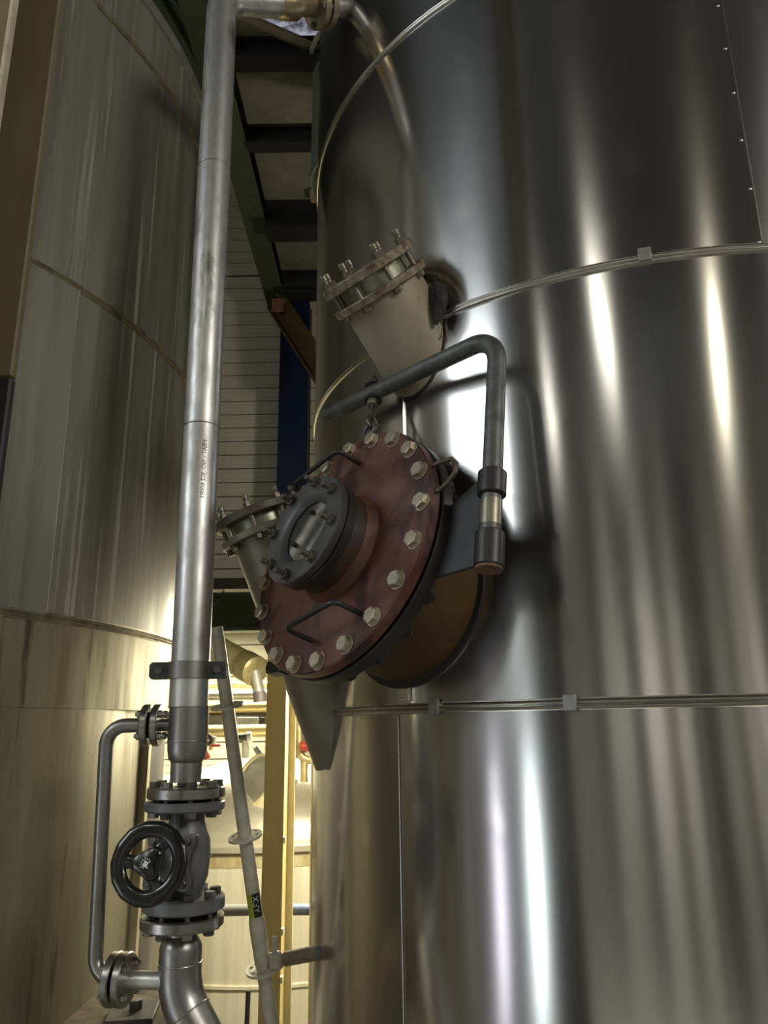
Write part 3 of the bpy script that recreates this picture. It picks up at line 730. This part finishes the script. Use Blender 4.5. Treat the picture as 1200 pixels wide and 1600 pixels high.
# printed marking running up the pipe
def wrap_text(txt, size, fn, name, m, parent, align='CENTER'):
    cu = bpy.data.curves.new(name, 'FONT'); cu.body = txt; cu.size = size; cu.align_x = align; cu.align_y = 'CENTER'; cu.resolution_u = 3
    ob = bpy.data.objects.new('tmp_text', cu); C.objects.link(ob)
    me = bpy.data.meshes.new_from_object(ob); bpy.data.objects.remove(ob); bpy.data.curves.remove(cu)
    org = ORG[parent.name]
    for vtx in me.vertices: vtx.co = fn(vtx.co.x, vtx.co.y) - org
    me.name = name; me.materials.clear(); me.materials.append(m)
    o = bpy.data.objects.new(name, me); C.objects.link(o); o.parent = parent; ORG[o.name] = org; return o
zt = at(330, 740, YP).z
def pipe_uv(u, w_):
    a = rad(12) + w_ / r0     # angle from the camera-facing side, to the right
    z = zt + u
    return V((xp(z) + (r0 + .0012) * math.sin(a + rad(16)), YP - (r0 + .0012) * math.cos(a + rad(16)), z))
wrap_text('HEAT - NO. JC2 80083', .020, lambda u, w_: pipe_uv(-u, -w_), 'pipe_print', M_ink, tp)

# clamp
cl = thing('pipe_clamp', 'dark steel two-bolt clamp round the tall pipe beside the weathered tank', 'clamp', pp(zp(1048)))
zc = zp(1048); xc = pp(zc).x
part('clamp_band', MB().ring(Matrix.Translation((xc, YP, zc)), r0 + .0005, r0 + .006, -.025, .025, 44, .001), M_pipelow, cl)
for s in (-1, 1):
    x = xc + s * (r0 + .028)
    pr = [(-.03, -.025), (.022, -.025), (.03, -.017), (.03, .017), (.022, .025), (-.03, .025)]
    part('clamp_ear', MB().prism(frame((x, YP - .012, zc), (0, -1, 0), (s, 0, 0)), pr, 0, .006), M_plate, cl)
    part('clamp_ear', MB().prism(frame((x, YP + .006, zc), (0, -1, 0), (s, 0, 0)), pr, 0, .006), M_plate, cl)
    part('clamp_bolt', MB().lathe(frame((x + s * .002, YP - .018, zc), (0, -1, 0)), [(.012, 0), (.012, .006), (.009, .008), (.004, .008)], 6), M_davit, cl)
    part('bolt_shank', MB().cyl((x + s * .002, YP - .016, zc), (x + s * .002, YP + .02, zc), .005), M_dbolt, cl)

# ================================================================ GATE VALVE
zfA = zp(1257.5); zfB = zp(1408); zfC = zp(1434)
xv = pp(zp(1330)).x; xlow = pp(zp(1430)).x - .004
gv = thing('gate_valve', 'grey painted flanged valve with black handwheel in the tall pipe', 'valve', (xv, YP, zfB))
zt1 = zf1 - .008
def vflange(x, z0, z1, m): return part('flange', MB().ring(Matrix.Translation((x, YP, 0)), .03, .112, z0, z1, 56, .004), m, gv)
vflange(xf - .002, zt1 - .026, zt1, M_valve)
part('gasket', MB().disc(Matrix.Translation((xf, YP, 0)), .07, zt1 - .002, zf1 + .002, 40), M_dark, gv)
zl0 = zp(1420); zl1 = zp(1399)
vflange(xlow + .002, zl0, zl1, M_valve)
# body: neck, bulged body, neck
bprof = [(.052, zl1 - .006), (.055, zl1 + .02), (.066, zl1 + .05), (.070, (zl1 + zt1) / 2 - .02), (.068, (zl1 + zt1) / 2 + .02), (.058, zt1 - .08), (.050, zt1 - .055), (.052, zt1 - .02)]
part('body', MB().lathe(Matrix.Translation((xv, YP, 0)), bprof, 40), M_valve, gv)
part('body_rib', MB().box(Matrix.Translation((xv - .01, YP - .045, (zt1 + zl1) / 2 + .055)), .012, .03, .10, (0, 0, 0), .003), M_valve, gv)
sa = V((-.50, -.866, 0)).normalized()
zst = zp(1347)
hub = at(233, 1349, 2.14)
bz = V((xv, YP, zst + .003)); sa = (hub - bz).normalized()
sxh = V((0, 0, 1)).cross(sa).normalized()          # horizontal across the stem
def bonnet(d0, d1, sc):
    M = frame(bz + sa * d0, sa, sxh); pts = []
    for i in range(64):
        t = 2 * PI * i / 64
        r = .069 + .017 * math.cos(4 * (t - PI / 4)) + .004 * math.cos(8 * (t - PI / 4))
        pts.append((r * sc * math.cos(t), r * sc * math.sin(t) * 1.05))
    return MB().prism(M, pts, 0, d1 - d0)
part('bonnet_neck', MB().lathe(frame(bz, sa), [(.052, 0), (.052, .085)], 36), M_valve, gv)
for d in (.062, .076, .090): part('bonnet_flange', bonnet(d, d + .011, 1.0 if d != .076 else .985), M_valve if d != .076 else M_flange, gv)
part('bonnet_dome', MB().lathe(frame(bz + sa * .10, sa), [(.042, 0), (.040, .012), (.030, .022), (.022, .03), (.022, .07), (.018, .075)], 32), M_valve, gv)
vb = hexbolt('bonnet_bolt', M_dbolt, .0105, .009)
for k in range(4):
    a = PI / 4 + k * PI / 2
    piece('bonnet_bolt', vb, frame(bz + sa * .101, sa, sxh) @ Matrix.Translation((.071 * math.cos(a), .073 * math.sin(a), 0)), gv)
part('stem', MB().cyl(bz + sa * .15, hub, .010, None, 16), M_flange, gv)
# handwheel with three spokes
wd = (sa * 1.0 + V((.10, 0, .04))).normalized()
WM = frame(hub, wd, V((0, 0, 1)).cross(wd))
RW = .0875
rim = []
for i in range(96):
    t = 2 * PI * i / 96
    rim.append(WM @ V(((RW + .0016 * math.cos(12 * t)) * math.cos(t), (RW + .0016 * math.cos(12 * t)) * math.sin(t), 0)))
hw = MB(); vs = []; fs = []; ns = 96; prof = []
for i in range(16):
    a = 2 * PI * i / 16; prof.append((.0205 * math.copysign(abs(math.cos(a)) ** .8, math.cos(a)), .0105 * math.sin(a)))
for i in range(ns):
    t = 2 * PI * i / ns; sc = 1 + .014 * max(0, math.cos(14 * t))
    for x, z in prof: r = (RW - .006 + x) * (sc if x > 0 else 1); vs.append(WM @ V((r * math.cos(t), r * math.sin(t), z)))
for i in range(ns):
    j = (i + 1) % ns
    for k in range(16): fs.append((i * 16 + k, i * 16 + (k + 1) % 16, j * 16 + (k + 1) % 16, j * 16 + k))
hw.add(vs, fs)
wh = part('handwheel', hw, M_wheel, gv, label='glossy black three-spoke handwheel', sharp=70)
def spoke(ang):
    mb = MB(); vs = []; fs = []; K = 10
    for i in range(K + 1):
        u = i / K; rr = .018 + u * (RW - .022 - .018 + .012)
        wdt = .0190 - .003 * math.sin(PI * min(1, u * 1.1)) + .012 * max(0, u - .65) / .35 + .012 * max(0, .45 - u) / .45
        th = .0085 - .002 * math.sin(PI * u); zc = -.004 * (1 - u)
        for k in range(10):
            a = 2 * PI * k / 10
            x, y, z = rr, wdt * math.cos(a), zc + th * math.sin(a)
            vs.append(WM @ V((x * math.cos(ang) - y * math.sin(ang), x * math.sin(ang) + y * math.cos(ang), z)))
    for i in range(K):
        for k in range(10): fs.append((i * 10 + k, i * 10 + (k + 1) % 10, i * 10 + 10 + (k + 1) % 10, i * 10 + 10 + k))
    fs += [tuple(range(9, -1, -1)), tuple(K * 10 + k for k in range(10))]
    return mb.add(vs, fs)
for a in (176, 56, -64): part('spoke', spoke(rad(a)), M_wheel, wh, sharp=60)
hb = []
for i in range(48):
    t = 2 * PI * i / 48; hb.append(.0385 + .0065 * math.cos(3 * (t - rad(176))))
mbh = MB(); vs = []
for zz, sc in ((-.012, 1.0), (.006, 1.0), (.011, .93), (.013, .82)):
    for i in range(48): vs.append(WM @ V((hb[i] * sc * math.cos(2 * PI * i / 48), hb[i] * sc * math.sin(2 * PI * i / 48), zz)))
fs = [tuple(range(47, -1, -1)), tuple(144 + i for i in range(48))]
for k in range(3):
    for i in range(48): fs.append((k * 48 + i, k * 48 + (i + 1) % 48, k * 48 + 48 + (i + 1) % 48, k * 48 + 48 + i))
part('hub', mbh.add(vs, fs), M_wheel, wh, sharp=60)
# printed emblem: tilted block with rays
em = MB(); EM = WM @ Matrix.Translation((-.004, -.002, .0133)) @ Matrix.Rotation(rad(-24), 4, 'Z')
em.box(EM, .0125, .0135, .0006); em.box(EM, .0055, .003, .0006, (.0078, -.006, 0)); em.box(EM, .005, .003, .0006, (-.002, -.0095, 0))
for i, a in enumerate((50, 75, 100, 125, 152, 178, 204, 232)):
    q = rad(a); em.box(EM @ Matrix.Rotation(q, 4, 'Z') @ Matrix.Translation((.0125, 0, 0)) @ Matrix.Rotation(.5, 4, 'Z'), .005, .0018, .0006)
part('emblem', em, M_white, wh, label='white printed emblem on the hub')

# bolts of the valve flanges
hb_me = hexbolt('flange_bolt', M_flange, .0155, .014)
hd_me = hexbolt('flange_bolt', M_dbolt, .0155, .014)
stud_me = MB().disc(I4, .008, 0, .08, 12).mesh('bolt_shank', M_dbolt)
for (x, za, zb) in ((xf, zf1 + .030, zt1 - .026), (xlow, zl1, zp(1447))):
    for k in range(8):
        a = PI / 8 + k * PI / 4; cx, cy = x + .088 * math.cos(a), YP + .088 * math.sin(a)
        piece('flange_bolt', hb_me if k % 2 else hd_me, Matrix.Translation((cx, cy, za)), gv)
        piece('flange_nut', hd_me if k % 2 else hb_me, Matrix.Translation((cx, cy, zb)) @ Matrix.Rotation(PI, 4, 'X'), gv)
        piece('bolt_shank', stud_me, Matrix.Translation((cx, cy, zb)) @ Matrix.Scale((za - zb) / .08, 4, (0, 0, 1)), gv)

# ================================================================ LOWER PIPE
lw = thing('lower_pipe', 'dark stainless pipe bending away to the right below the valve', 'pipe', (xlow, YP, zp(1500)))
ztopf = zp(1426); zbotf = zp(1447)
part('flange', MB().ring(Matrix.Translation((xlow, YP, 0)), .03, .113, zbotf, ztopf - .003, 56, .004), M_flange, lw)
part('gasket', MB().disc(Matrix.Translation((xlow, YP, 0)), .075, ztopf - .006, zl0 + .002, 40), M_dark, lw)
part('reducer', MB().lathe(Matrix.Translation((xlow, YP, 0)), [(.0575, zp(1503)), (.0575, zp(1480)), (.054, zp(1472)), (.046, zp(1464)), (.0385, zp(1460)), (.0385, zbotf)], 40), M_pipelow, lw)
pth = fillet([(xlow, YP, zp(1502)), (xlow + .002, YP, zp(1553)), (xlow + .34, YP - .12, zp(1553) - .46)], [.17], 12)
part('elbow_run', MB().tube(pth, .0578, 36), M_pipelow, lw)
part('weld_bead', MB().tube([V((xlow, YP, zp(1503))) + V((math.cos(t * PI / 16), math.sin(t * PI / 16), 0)) * .058 for t in range(32)], .002, 8, True), M_pipelow, lw)
dd = (pth[-1] - pth[-2]).normalized(); wc = pth[-2]; bx, by, _ = basis(dd)
part('weld_bead', MB().tube([wc + (bx * math.cos(t * PI / 16) + by * math.sin(t * PI / 16)) * .0582 for t in range(32)], .002, 8, True), M_pipelow, lw)

# ================================================================ BYPASS
by_ = thing('bypass_pipe', 'thin bent steel bypass pipe left of the valve with two small flanges', 'pipe', at(150, 1400, YP))
u0 = at(238, 1133, YP); l0 = at(187, 1530, YP + .0)
ua = (V((1, .03, 0))).normalized(); la = V((1, -.14, 0)).normalized()
va = at(167, 1137, YP); vb_ = at(144, 1527, YP)
rt = .0205
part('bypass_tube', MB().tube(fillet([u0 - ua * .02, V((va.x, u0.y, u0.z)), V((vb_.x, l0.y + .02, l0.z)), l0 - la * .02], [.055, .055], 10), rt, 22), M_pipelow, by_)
part('branch_tube', MB().cyl(u0, u0 + ua * (xc - u0.x), .0175, None, 20), M_pipelow, by_)
part('branch_tube', MB().cyl(l0, l0 + la * .125, .0225, None, 20), M_pipe, by_)
fb = hexbolt('flange_bolt', M_flange, .0105, .011, False, .006, .006)
for c, ax, R_ in ((u0, ua, .060), (l0, la, .067)):
    for s in (-.026, .004): part('flange', MB().ring(frame(c + ax * s, ax), .018, R_, 0, .021, 44, .003), M_flange, by_)
    part('gasket', MB().disc(frame(c + ax * -.006, ax), .035, 0, .012, 24), M_dark, by_)
    for k in range(4):
        a = PI / 4 + k * PI / 2; off = frame(c, ax, (0, 0, 1))
        piece('flange_bolt', fb, off @ Matrix.Translation((R_ * .72 * math.cos(a), R_ * .72 * math.sin(a), .025)), by_)
        piece('flange_bolt', fb, off @ Matrix.Translation((R_ * .72 * math.cos(a), R_ * .72 * math.sin(a), -.026)) @ Matrix.Rotation(PI, 4, 'X'), by_)

# ================================================================ SCAFFOLD
YS = 2.95
sc_ = thing('scaffold_standard', 'leaning galvanised scaffold tube with rosette discs behind the tall pipe', 'scaffold', at(424, 1600, YS))
s0 = at(338, 980, YS - .08); s1 = at(429, 1640, YS + .04); sd = (s1 - s0).normalized()
part('tube', MB().lathe(frame(s0, sd), [(.0205, .05), (.0205, 0), (.0242, 0), (.0242, (s1 - s0).length)], 28), M_scaf, sc_)
def along(y):
    lo, hi = 0.0, 1.0
    d_ = (s1 - s0)
    for _ in range(40):
        m_ = (lo + hi) / 2; p_ = s0 + d_ * m_
        yy = 800 - FOC * p_.dot(_u) / p_.dot(_f)
        if yy < y: lo = m_
        else: hi = m_
    return s0 + d_ * lo
rp = [(.060 * math.cos(t * PI / 20), .060 * math.sin(t * PI / 20)) for t in range(40)]
def rosette(c):
    mb = MB(); M = frame(c, (-sd - V(c).normalized() * .16).normalized())
    # disc with eight slots: inner ring, outer ring and eight webs
    mb.ring(M, .024, .036, -.004, .004, 40); mb.ring(M, .050, .060, -.004, .004, 48)
    for k in range(8): mb.box(M @ Matrix.Rotation(k * PI / 4 + .3, 4, 'Z'), .018, .014 if k % 2 else .022, .0078, (.043, 0, 0))
    return part('rosette', mb, M_scaf, sc_)
rosette(along(1103)); rosette(along(1307)); rosette(along(1513))
# collar/sleeve below the sticker
cA = along(1420); part('spigot_sleeve', MB().lathe(frame(along(1430), sd), [(.0242, 0), (.0285, .02), (.0285, .06), (.0265, .16)], 28) if True else MB().cyl(along(1424), along(1505), .0275, .0275, 28), M_scaf, sc_)
# sticker
stc = along(1414); Ls = (along(1432) - along(1399)).length
face = (-V(stc)).normalized(); face = (face - sd * face.dot(sd)).normalized(); sr = face.cross(sd).normalized()
if sr.x < 0: sr = -sr
def sp(u, w_, rr):  # u up the tube, w round the tube to the right
    a = w_ / .0242
    return stc - sd * u + (face * math.cos(a) + sr * math.sin(a)) * rr
def patch(w0, w1, u0_, u1_, rr):
    vs = []; fs = []
    for i in range(9):
        for u in (u0_, u1_): vs.append(sp(u, w0 + (w1 - w0) * i / 8, rr))
    for i in range(8): fs.append((i * 2, i * 2 + 2, i * 2 + 3, i * 2 + 1))
    return MB().add(vs, fs)
part('sticker', patch(-.030, -.006, -.052, .042, .0247), M_sticker_g, sc_, label='lime green half of the sticker')
part('sticker', patch(-.006, .024, -.052, .042, .0247), M_sticker_k, sc_, label='black half of the sticker with white letters')
wrap_text('AFIX', .026, lambda u, w_: sp(u + .006, .007 - w_, .0252), 'sticker_print', mat('white_letters', (.8, .8, .78), rough=.5), sc_)

# ledger with wedge head meeting the lowest rosette
ld = thing('scaffold_ledger', 'mud stained scaffold ledger with wedge head and blue end on lowest rosette', 'scaffold', along(1505))
ro = along(1505); le = at(520, 1484, 2.9); ls = ro + (le - ro).normalized() * .035; ldir = (le - ro).normalized()
part('ledger_tube', MB().cyl(ls + ldir * .05, le, .0235, None, 24), M_ledger, ld)
part('ledger_tube', MB().cyl(ls + ldir * .175, le + ldir * .02, .0243, None, 24), M_bluepipe, ld, label='blue painted end')
part('wedge_head', MB().box(frame(ls + ldir * .015, ldir, (0, 0, 1)), .055, .035, .05, (0, 0, 0), .008), M_scaf, ld)
part('wedge', MB().box(frame(ls + ldir * .008 + V((0, 0, .035)), (0, 0, 1)), .020, .007, .085, (0, 0, 0), .002), M_scaf, ld)

# thin dark rod standing in front of pale tank
g0 = at(388, 1548, 3.0); g1 = at(384, 1640, 3.0)
single('dark_rod', MB().tube([g1, g0 + (g1 - g0) * .02, g0], [.0085, .0085, .006], 12), M_slate, 'thin dark rod standing up before the pale tank at the bottom', 'rod', g1)

# grey horizontal ledger behind
rA = at(318, 1423, 4.4); rB = at(520, 1421, 4.4)
gl = thing('guard_rail', 'grey horizontal rail tube passing behind the valve and cream column', 'rail', rA)
xm = at(452, 1421, 4.4)
part('rail_tube', MB().cyl(rA - V((.5, 0, 0)), xm, .0275, None, 22), M_greypipe, gl)
part('rail_end', MB().cyl(xm, rB, .0275, None, 22), M_bluepipe, gl, label='blue painted rail end')

# cream column
YC = 4.0
x0, x1, x2 = at(411, 1300, YC).x, at(443, 1300, YC).x, at(456, 1300, YC + .14).x
cc = thing('cream_column', 'cream yellow steel column behind the scaffold tube', 'column', ((x0 + x1) / 2, YC, -3.6))
part('column_face', MB().box(I4, x1 - x0, .012, 4.3, ((x0 + x1) / 2, YC, -1.45), .002), M_cream, cc)
part('column_web', MB().box(I4, .012, .15, 4.3, (x1 - .006, YC + .078, -1.45)), M_cream, cc)
part('column_flange', MB().box(I4, x2 - x1 + .02, .012, 4.3, ((x1 + x2) / 2, YC + .15, -1.45), .002), M_creamlight, cc, label='paler lit rear flange')  # paler colour than the face stands in for light falling on it
for y in (1312, 1455, 1530):
    part('edge_lug', MB().box(Matrix.Translation((x1 + .004, YC + .0, at(445, y, YC).z)), .014, .03, .03, (0, 0, 0), .003), M_creamlight, cc)

# ================================================================ BRIGHT BACKGROUND
bt_ = thing('pale_tank', 'pale weathered background tank with domed steel roof behind the cream column', 'tank', (-1.0, 7.5, -3.6))
BC = V((-1.0, 7.5, 0)); BR = 1.5
zr_ = at(400, 1330, 6.0).z
part('tank_wall', MB().lathe(Matrix.Translation((BC.x, BC.y, 0)), [(BR, -3.6), (BR, zr_ - .10)], 120), M_bgtank, bt_)
part('stain_strip', MB().lathe(Matrix.Translation((BC.x, BC.y, 0)), [(BR + .004, zr_ - .11), (BR + .004, zr_ - .01)], 120), M_stain, bt_, label='brown stained strip below the rim')
part('rim', MB().ring(Matrix.Translation((BC.x, BC.y, zr_)), BR - .1, BR + .035, -.012, .03, 120, .004), M_bgdome, bt_)
for y in (1543,): 
    zz = at(400, y, 6.0).z
    part('band_ring', MB().ring(Matrix.Translation((BC.x, BC.y, zz)), BR - .01, BR + .014, -.014, .014, 120, .004), M_bgtank, bt_)
prof = []
zd = at(345, 1189, 7.2).z
for i in range(14):
    t = i / 13; prof.append((max(.001, (BR - .06) * math.cos(t * PI / 2) ** .75), zr_ + .02 + (zd - zr_ - .02) * math.sin(t * PI / 2)))
part('dome_roof', MB().lathe(Matrix.Translation((BC.x, BC.y, 0)), prof, 96), M_bgdome, bt_, sharp=60)
dn = at(402, 1222, 6.35)
dax = V((-.55, -.6, .35)).normalized()
part('roof_manhole', MB().lathe(frame(dn, dax), [(.17, -.35), (.17, 0), (.20, 0), (.20, .03), (.16, .035), (.001, .05)], 44), M_bgdome, bt_)
part('manhole_ring', MB().ring(frame(dn, dax), .19, .215, -.02, .04, 44), M_creamlight, bt_)

# pipe run along the back wall
for i, (y, r_, m, lab, YY) in enumerate(((1070, .035, M_yelpipe, 'topmost thin yellowed pipe of the horizontal wall pipes', 9.3), (1086, .055, M_whitepipe, 'second horizontal wall pipe from top pale and thicker', 9.15),
        (1105, .060, M_yelpipe, 'third horizontal wall pipe from top just above the brown line', 9.1), (1113, .030, M_brown, 'thin brown horizontal pipe under the third wall pipe', 9.2), (1142, .068, M_yelpipe, 'lowest and thickest yellowed horizontal wall pipe below the tray', 9.0))):
    p0 = at(370, y, YY)
    single('wall_pipe', MB().cyl((-4.5, YY, p0.z), (1.5, YY, p0.z), r_, None, 20), m, lab, 'pipe', (-4.5, YY, p0.z), 'horizontal pipes on the bright back wall')
# insulated duct end
ia = at(318, 1003, 6.6); ib = at(398, 1048, 6.1); idr = (ib - ia).normalized()
iv = thing('lagged_pipe', 'cream lagged pipe end slanting down behind the pipe clamp', 'pipe', ia)
part('hanger', MB().cyl(ia + V((.15, -.15, -.02)), (ia.x + .15, ia.y + .0, 9.2), .008, None, 8) if False else MB().cyl(ia - idr * .2, (ia.x - .2, 8.3, 1.46), .010, None, 8), M_slate, iv)
part('lagging', MB().cyl(ia - idr * .3, ib - idr * .12, .112, None, 36), M_insul, iv)
part('end_cap', MB().lathe(frame(ib - idr * .15, idr), [(.118, 0), (.120, .02), (.118, .16), (.10, .17), (.07, .172)], 36), M_yelpipe, iv)
part('stub', MB().cyl(ib + idr * .0, ib + V((.04, 0, -.17)), .045, .045, 24), M_whitepipe, iv)
part('stub_end', MB().cyl(ib + V((.04, 0, -.16)), ib + V((.05, 0, -.235)), .05, .05, 24), mat('mauve_grey', (.32, .28, .27), (.25, .22, .21), .5, .2, (9, 9, 9)), iv)
# cable tray with boxes
ct = thing('cable_tray', 'grey tray of fittings fixed between the horizontal wall pipes', 'tray', at(390, 1126, 9.3))
zc_ = at(390, 1126, 9.3).z
part('tray_back', MB().box(I4, 6.0, .03, .17, (-1.5, 9.36, zc_)), M_tray, ct)
part('tray_rail', MB().box(I4, 6.0, .05, .018, (-1.5, 9.31, zc_ + .085)), M_whitepipe, ct)
part('tray_rail', MB().box(I4, 6.0, .05, .018, (-1.5, 9.31, zc_ - .085)), M_whitepipe, ct)
for x in (376, 386, 398, 411):
    part('tray_box', MB().box(Matrix.Translation(at(x, 1127, 9.28)), .06 + .02 * (x % 3), .06, .10, (0, 0, 0), .008), M_slate if x % 2 else M_whitepipe, ct)
# white handrail, valves and small fittings in front of the wall
hr = fillet([at(372, 1190, 7.9), at(408, 1191, 7.9), at(409, 1208, 7.9)], [.05], 6)
single('handrail', MB().tube(hr, .032, 16), M_whitepipe, 'white bent handrail tube above the domed tank roof', 'rail', at(409, 1208, 7.9))
vt = thing('sampling_pipe', 'grey upright pipe with a cross fitting over the handrail', 'pipe', at(384, 1190, 8.3))
part('riser', MB().cyl(at(384, 1195, 8.3), at(383, 1155, 8.3), .040, None, 18), M_whitepipe, vt)
part('cross_fitting', MB().cyl(at(374, 1154, 8.3), at(392, 1152, 8.3), .048, None, 18), M_slate, vt)
part('union', MB().cyl(at(387, 1153, 8.3), at(393, 1152, 8.3), .06, None, 18), M_whitepipe, vt)
single('dark_lever', MB().tube([at(399, 1168, 8.0), at(410, 1184, 8.0)], .03, 12), M_greypipe, 'short dark grey slanting tube beside the cream column', 'tube', at(412, 1188, 8.0))
bv = thing('ball_valve', 'small ball valve with red lever just right of the tall pipe', 'valve', at(329, 1158, 7.6))
part('valve_body', MB().cyl(at(322, 1156, 7.6), at(336, 1158, 7.6), .045, None, 18), M_whitepipe, bv)
part('valve_port', MB().ring(frame(at(326, 1156, 7.5), (-.1, -1, 0)), .025, .055, 0, .05, 20), M_slate, bv)
part('valve_drop', MB().cyl(at(331, 1158, 7.6), at(329, 1172, 7.6), .022, .018, 14), M_yelpipe, bv)
part('lever', MB().box(frame(at(336, 1165, 7.55), (1, 0, 0), (0, 0, 1)), .022, .02, .10, (0, 0, 0), .004), M_redp, bv, label='red lever')
single('red_hose', MB().tube([at(318, 1172, 7.4), at(321, 1178, 7.4), at(325, 1186, 7.4)], .03, 14), M_redp, 'short pale red hose piece below the ball valve', 'hose', at(328, 1192, 7.4))
# yellow bent pipe with red valve between column and stub
yb = thing('bent_pipe', 'yellow bent pipe with red fitting seen right of the cream column', 'pipe', at(474, 1215, 6.4))
part('bend', MB().tube(fillet([at(467, 1120, 6.4), at(467, 1186, 6.4), at(500, 1188, 6.4)], [.09], 8), .035, 16), M_yelpipe, yb)
part('red_fitting', MB().cyl(at(470, 1166, 6.3), at(486, 1166, 6.3), .04, None, 16), M_redp, yb)
part('drop', MB().cyl(at(475, 1190, 6.4), at(475, 1222, 6.4), .03, None, 16), M_yelpipe, yb)

# fluorescent fittings that light the hall
def batten(loc, L, axis, label):
    t = thing('light_fitting', label, 'lamp', loc)
    M = frame(loc, axis, (0, 0, 1))
    part('housing', MB().box(M, .05, .12, L, (.04, 0, 0), .005), M_whitepipe, t)
    part('tube', MB().cyl(M @ V((-.01, 0, -L / 2 + .03)), M @ V((-.01, 0, L / 2 - .03)), .014, None, 12), M_tube, t)
batten((-1.2, 9.3, 1.375), 3.0, (1, 0, 0), 'fluorescent fitting under the mezzanine over the wall pipes')
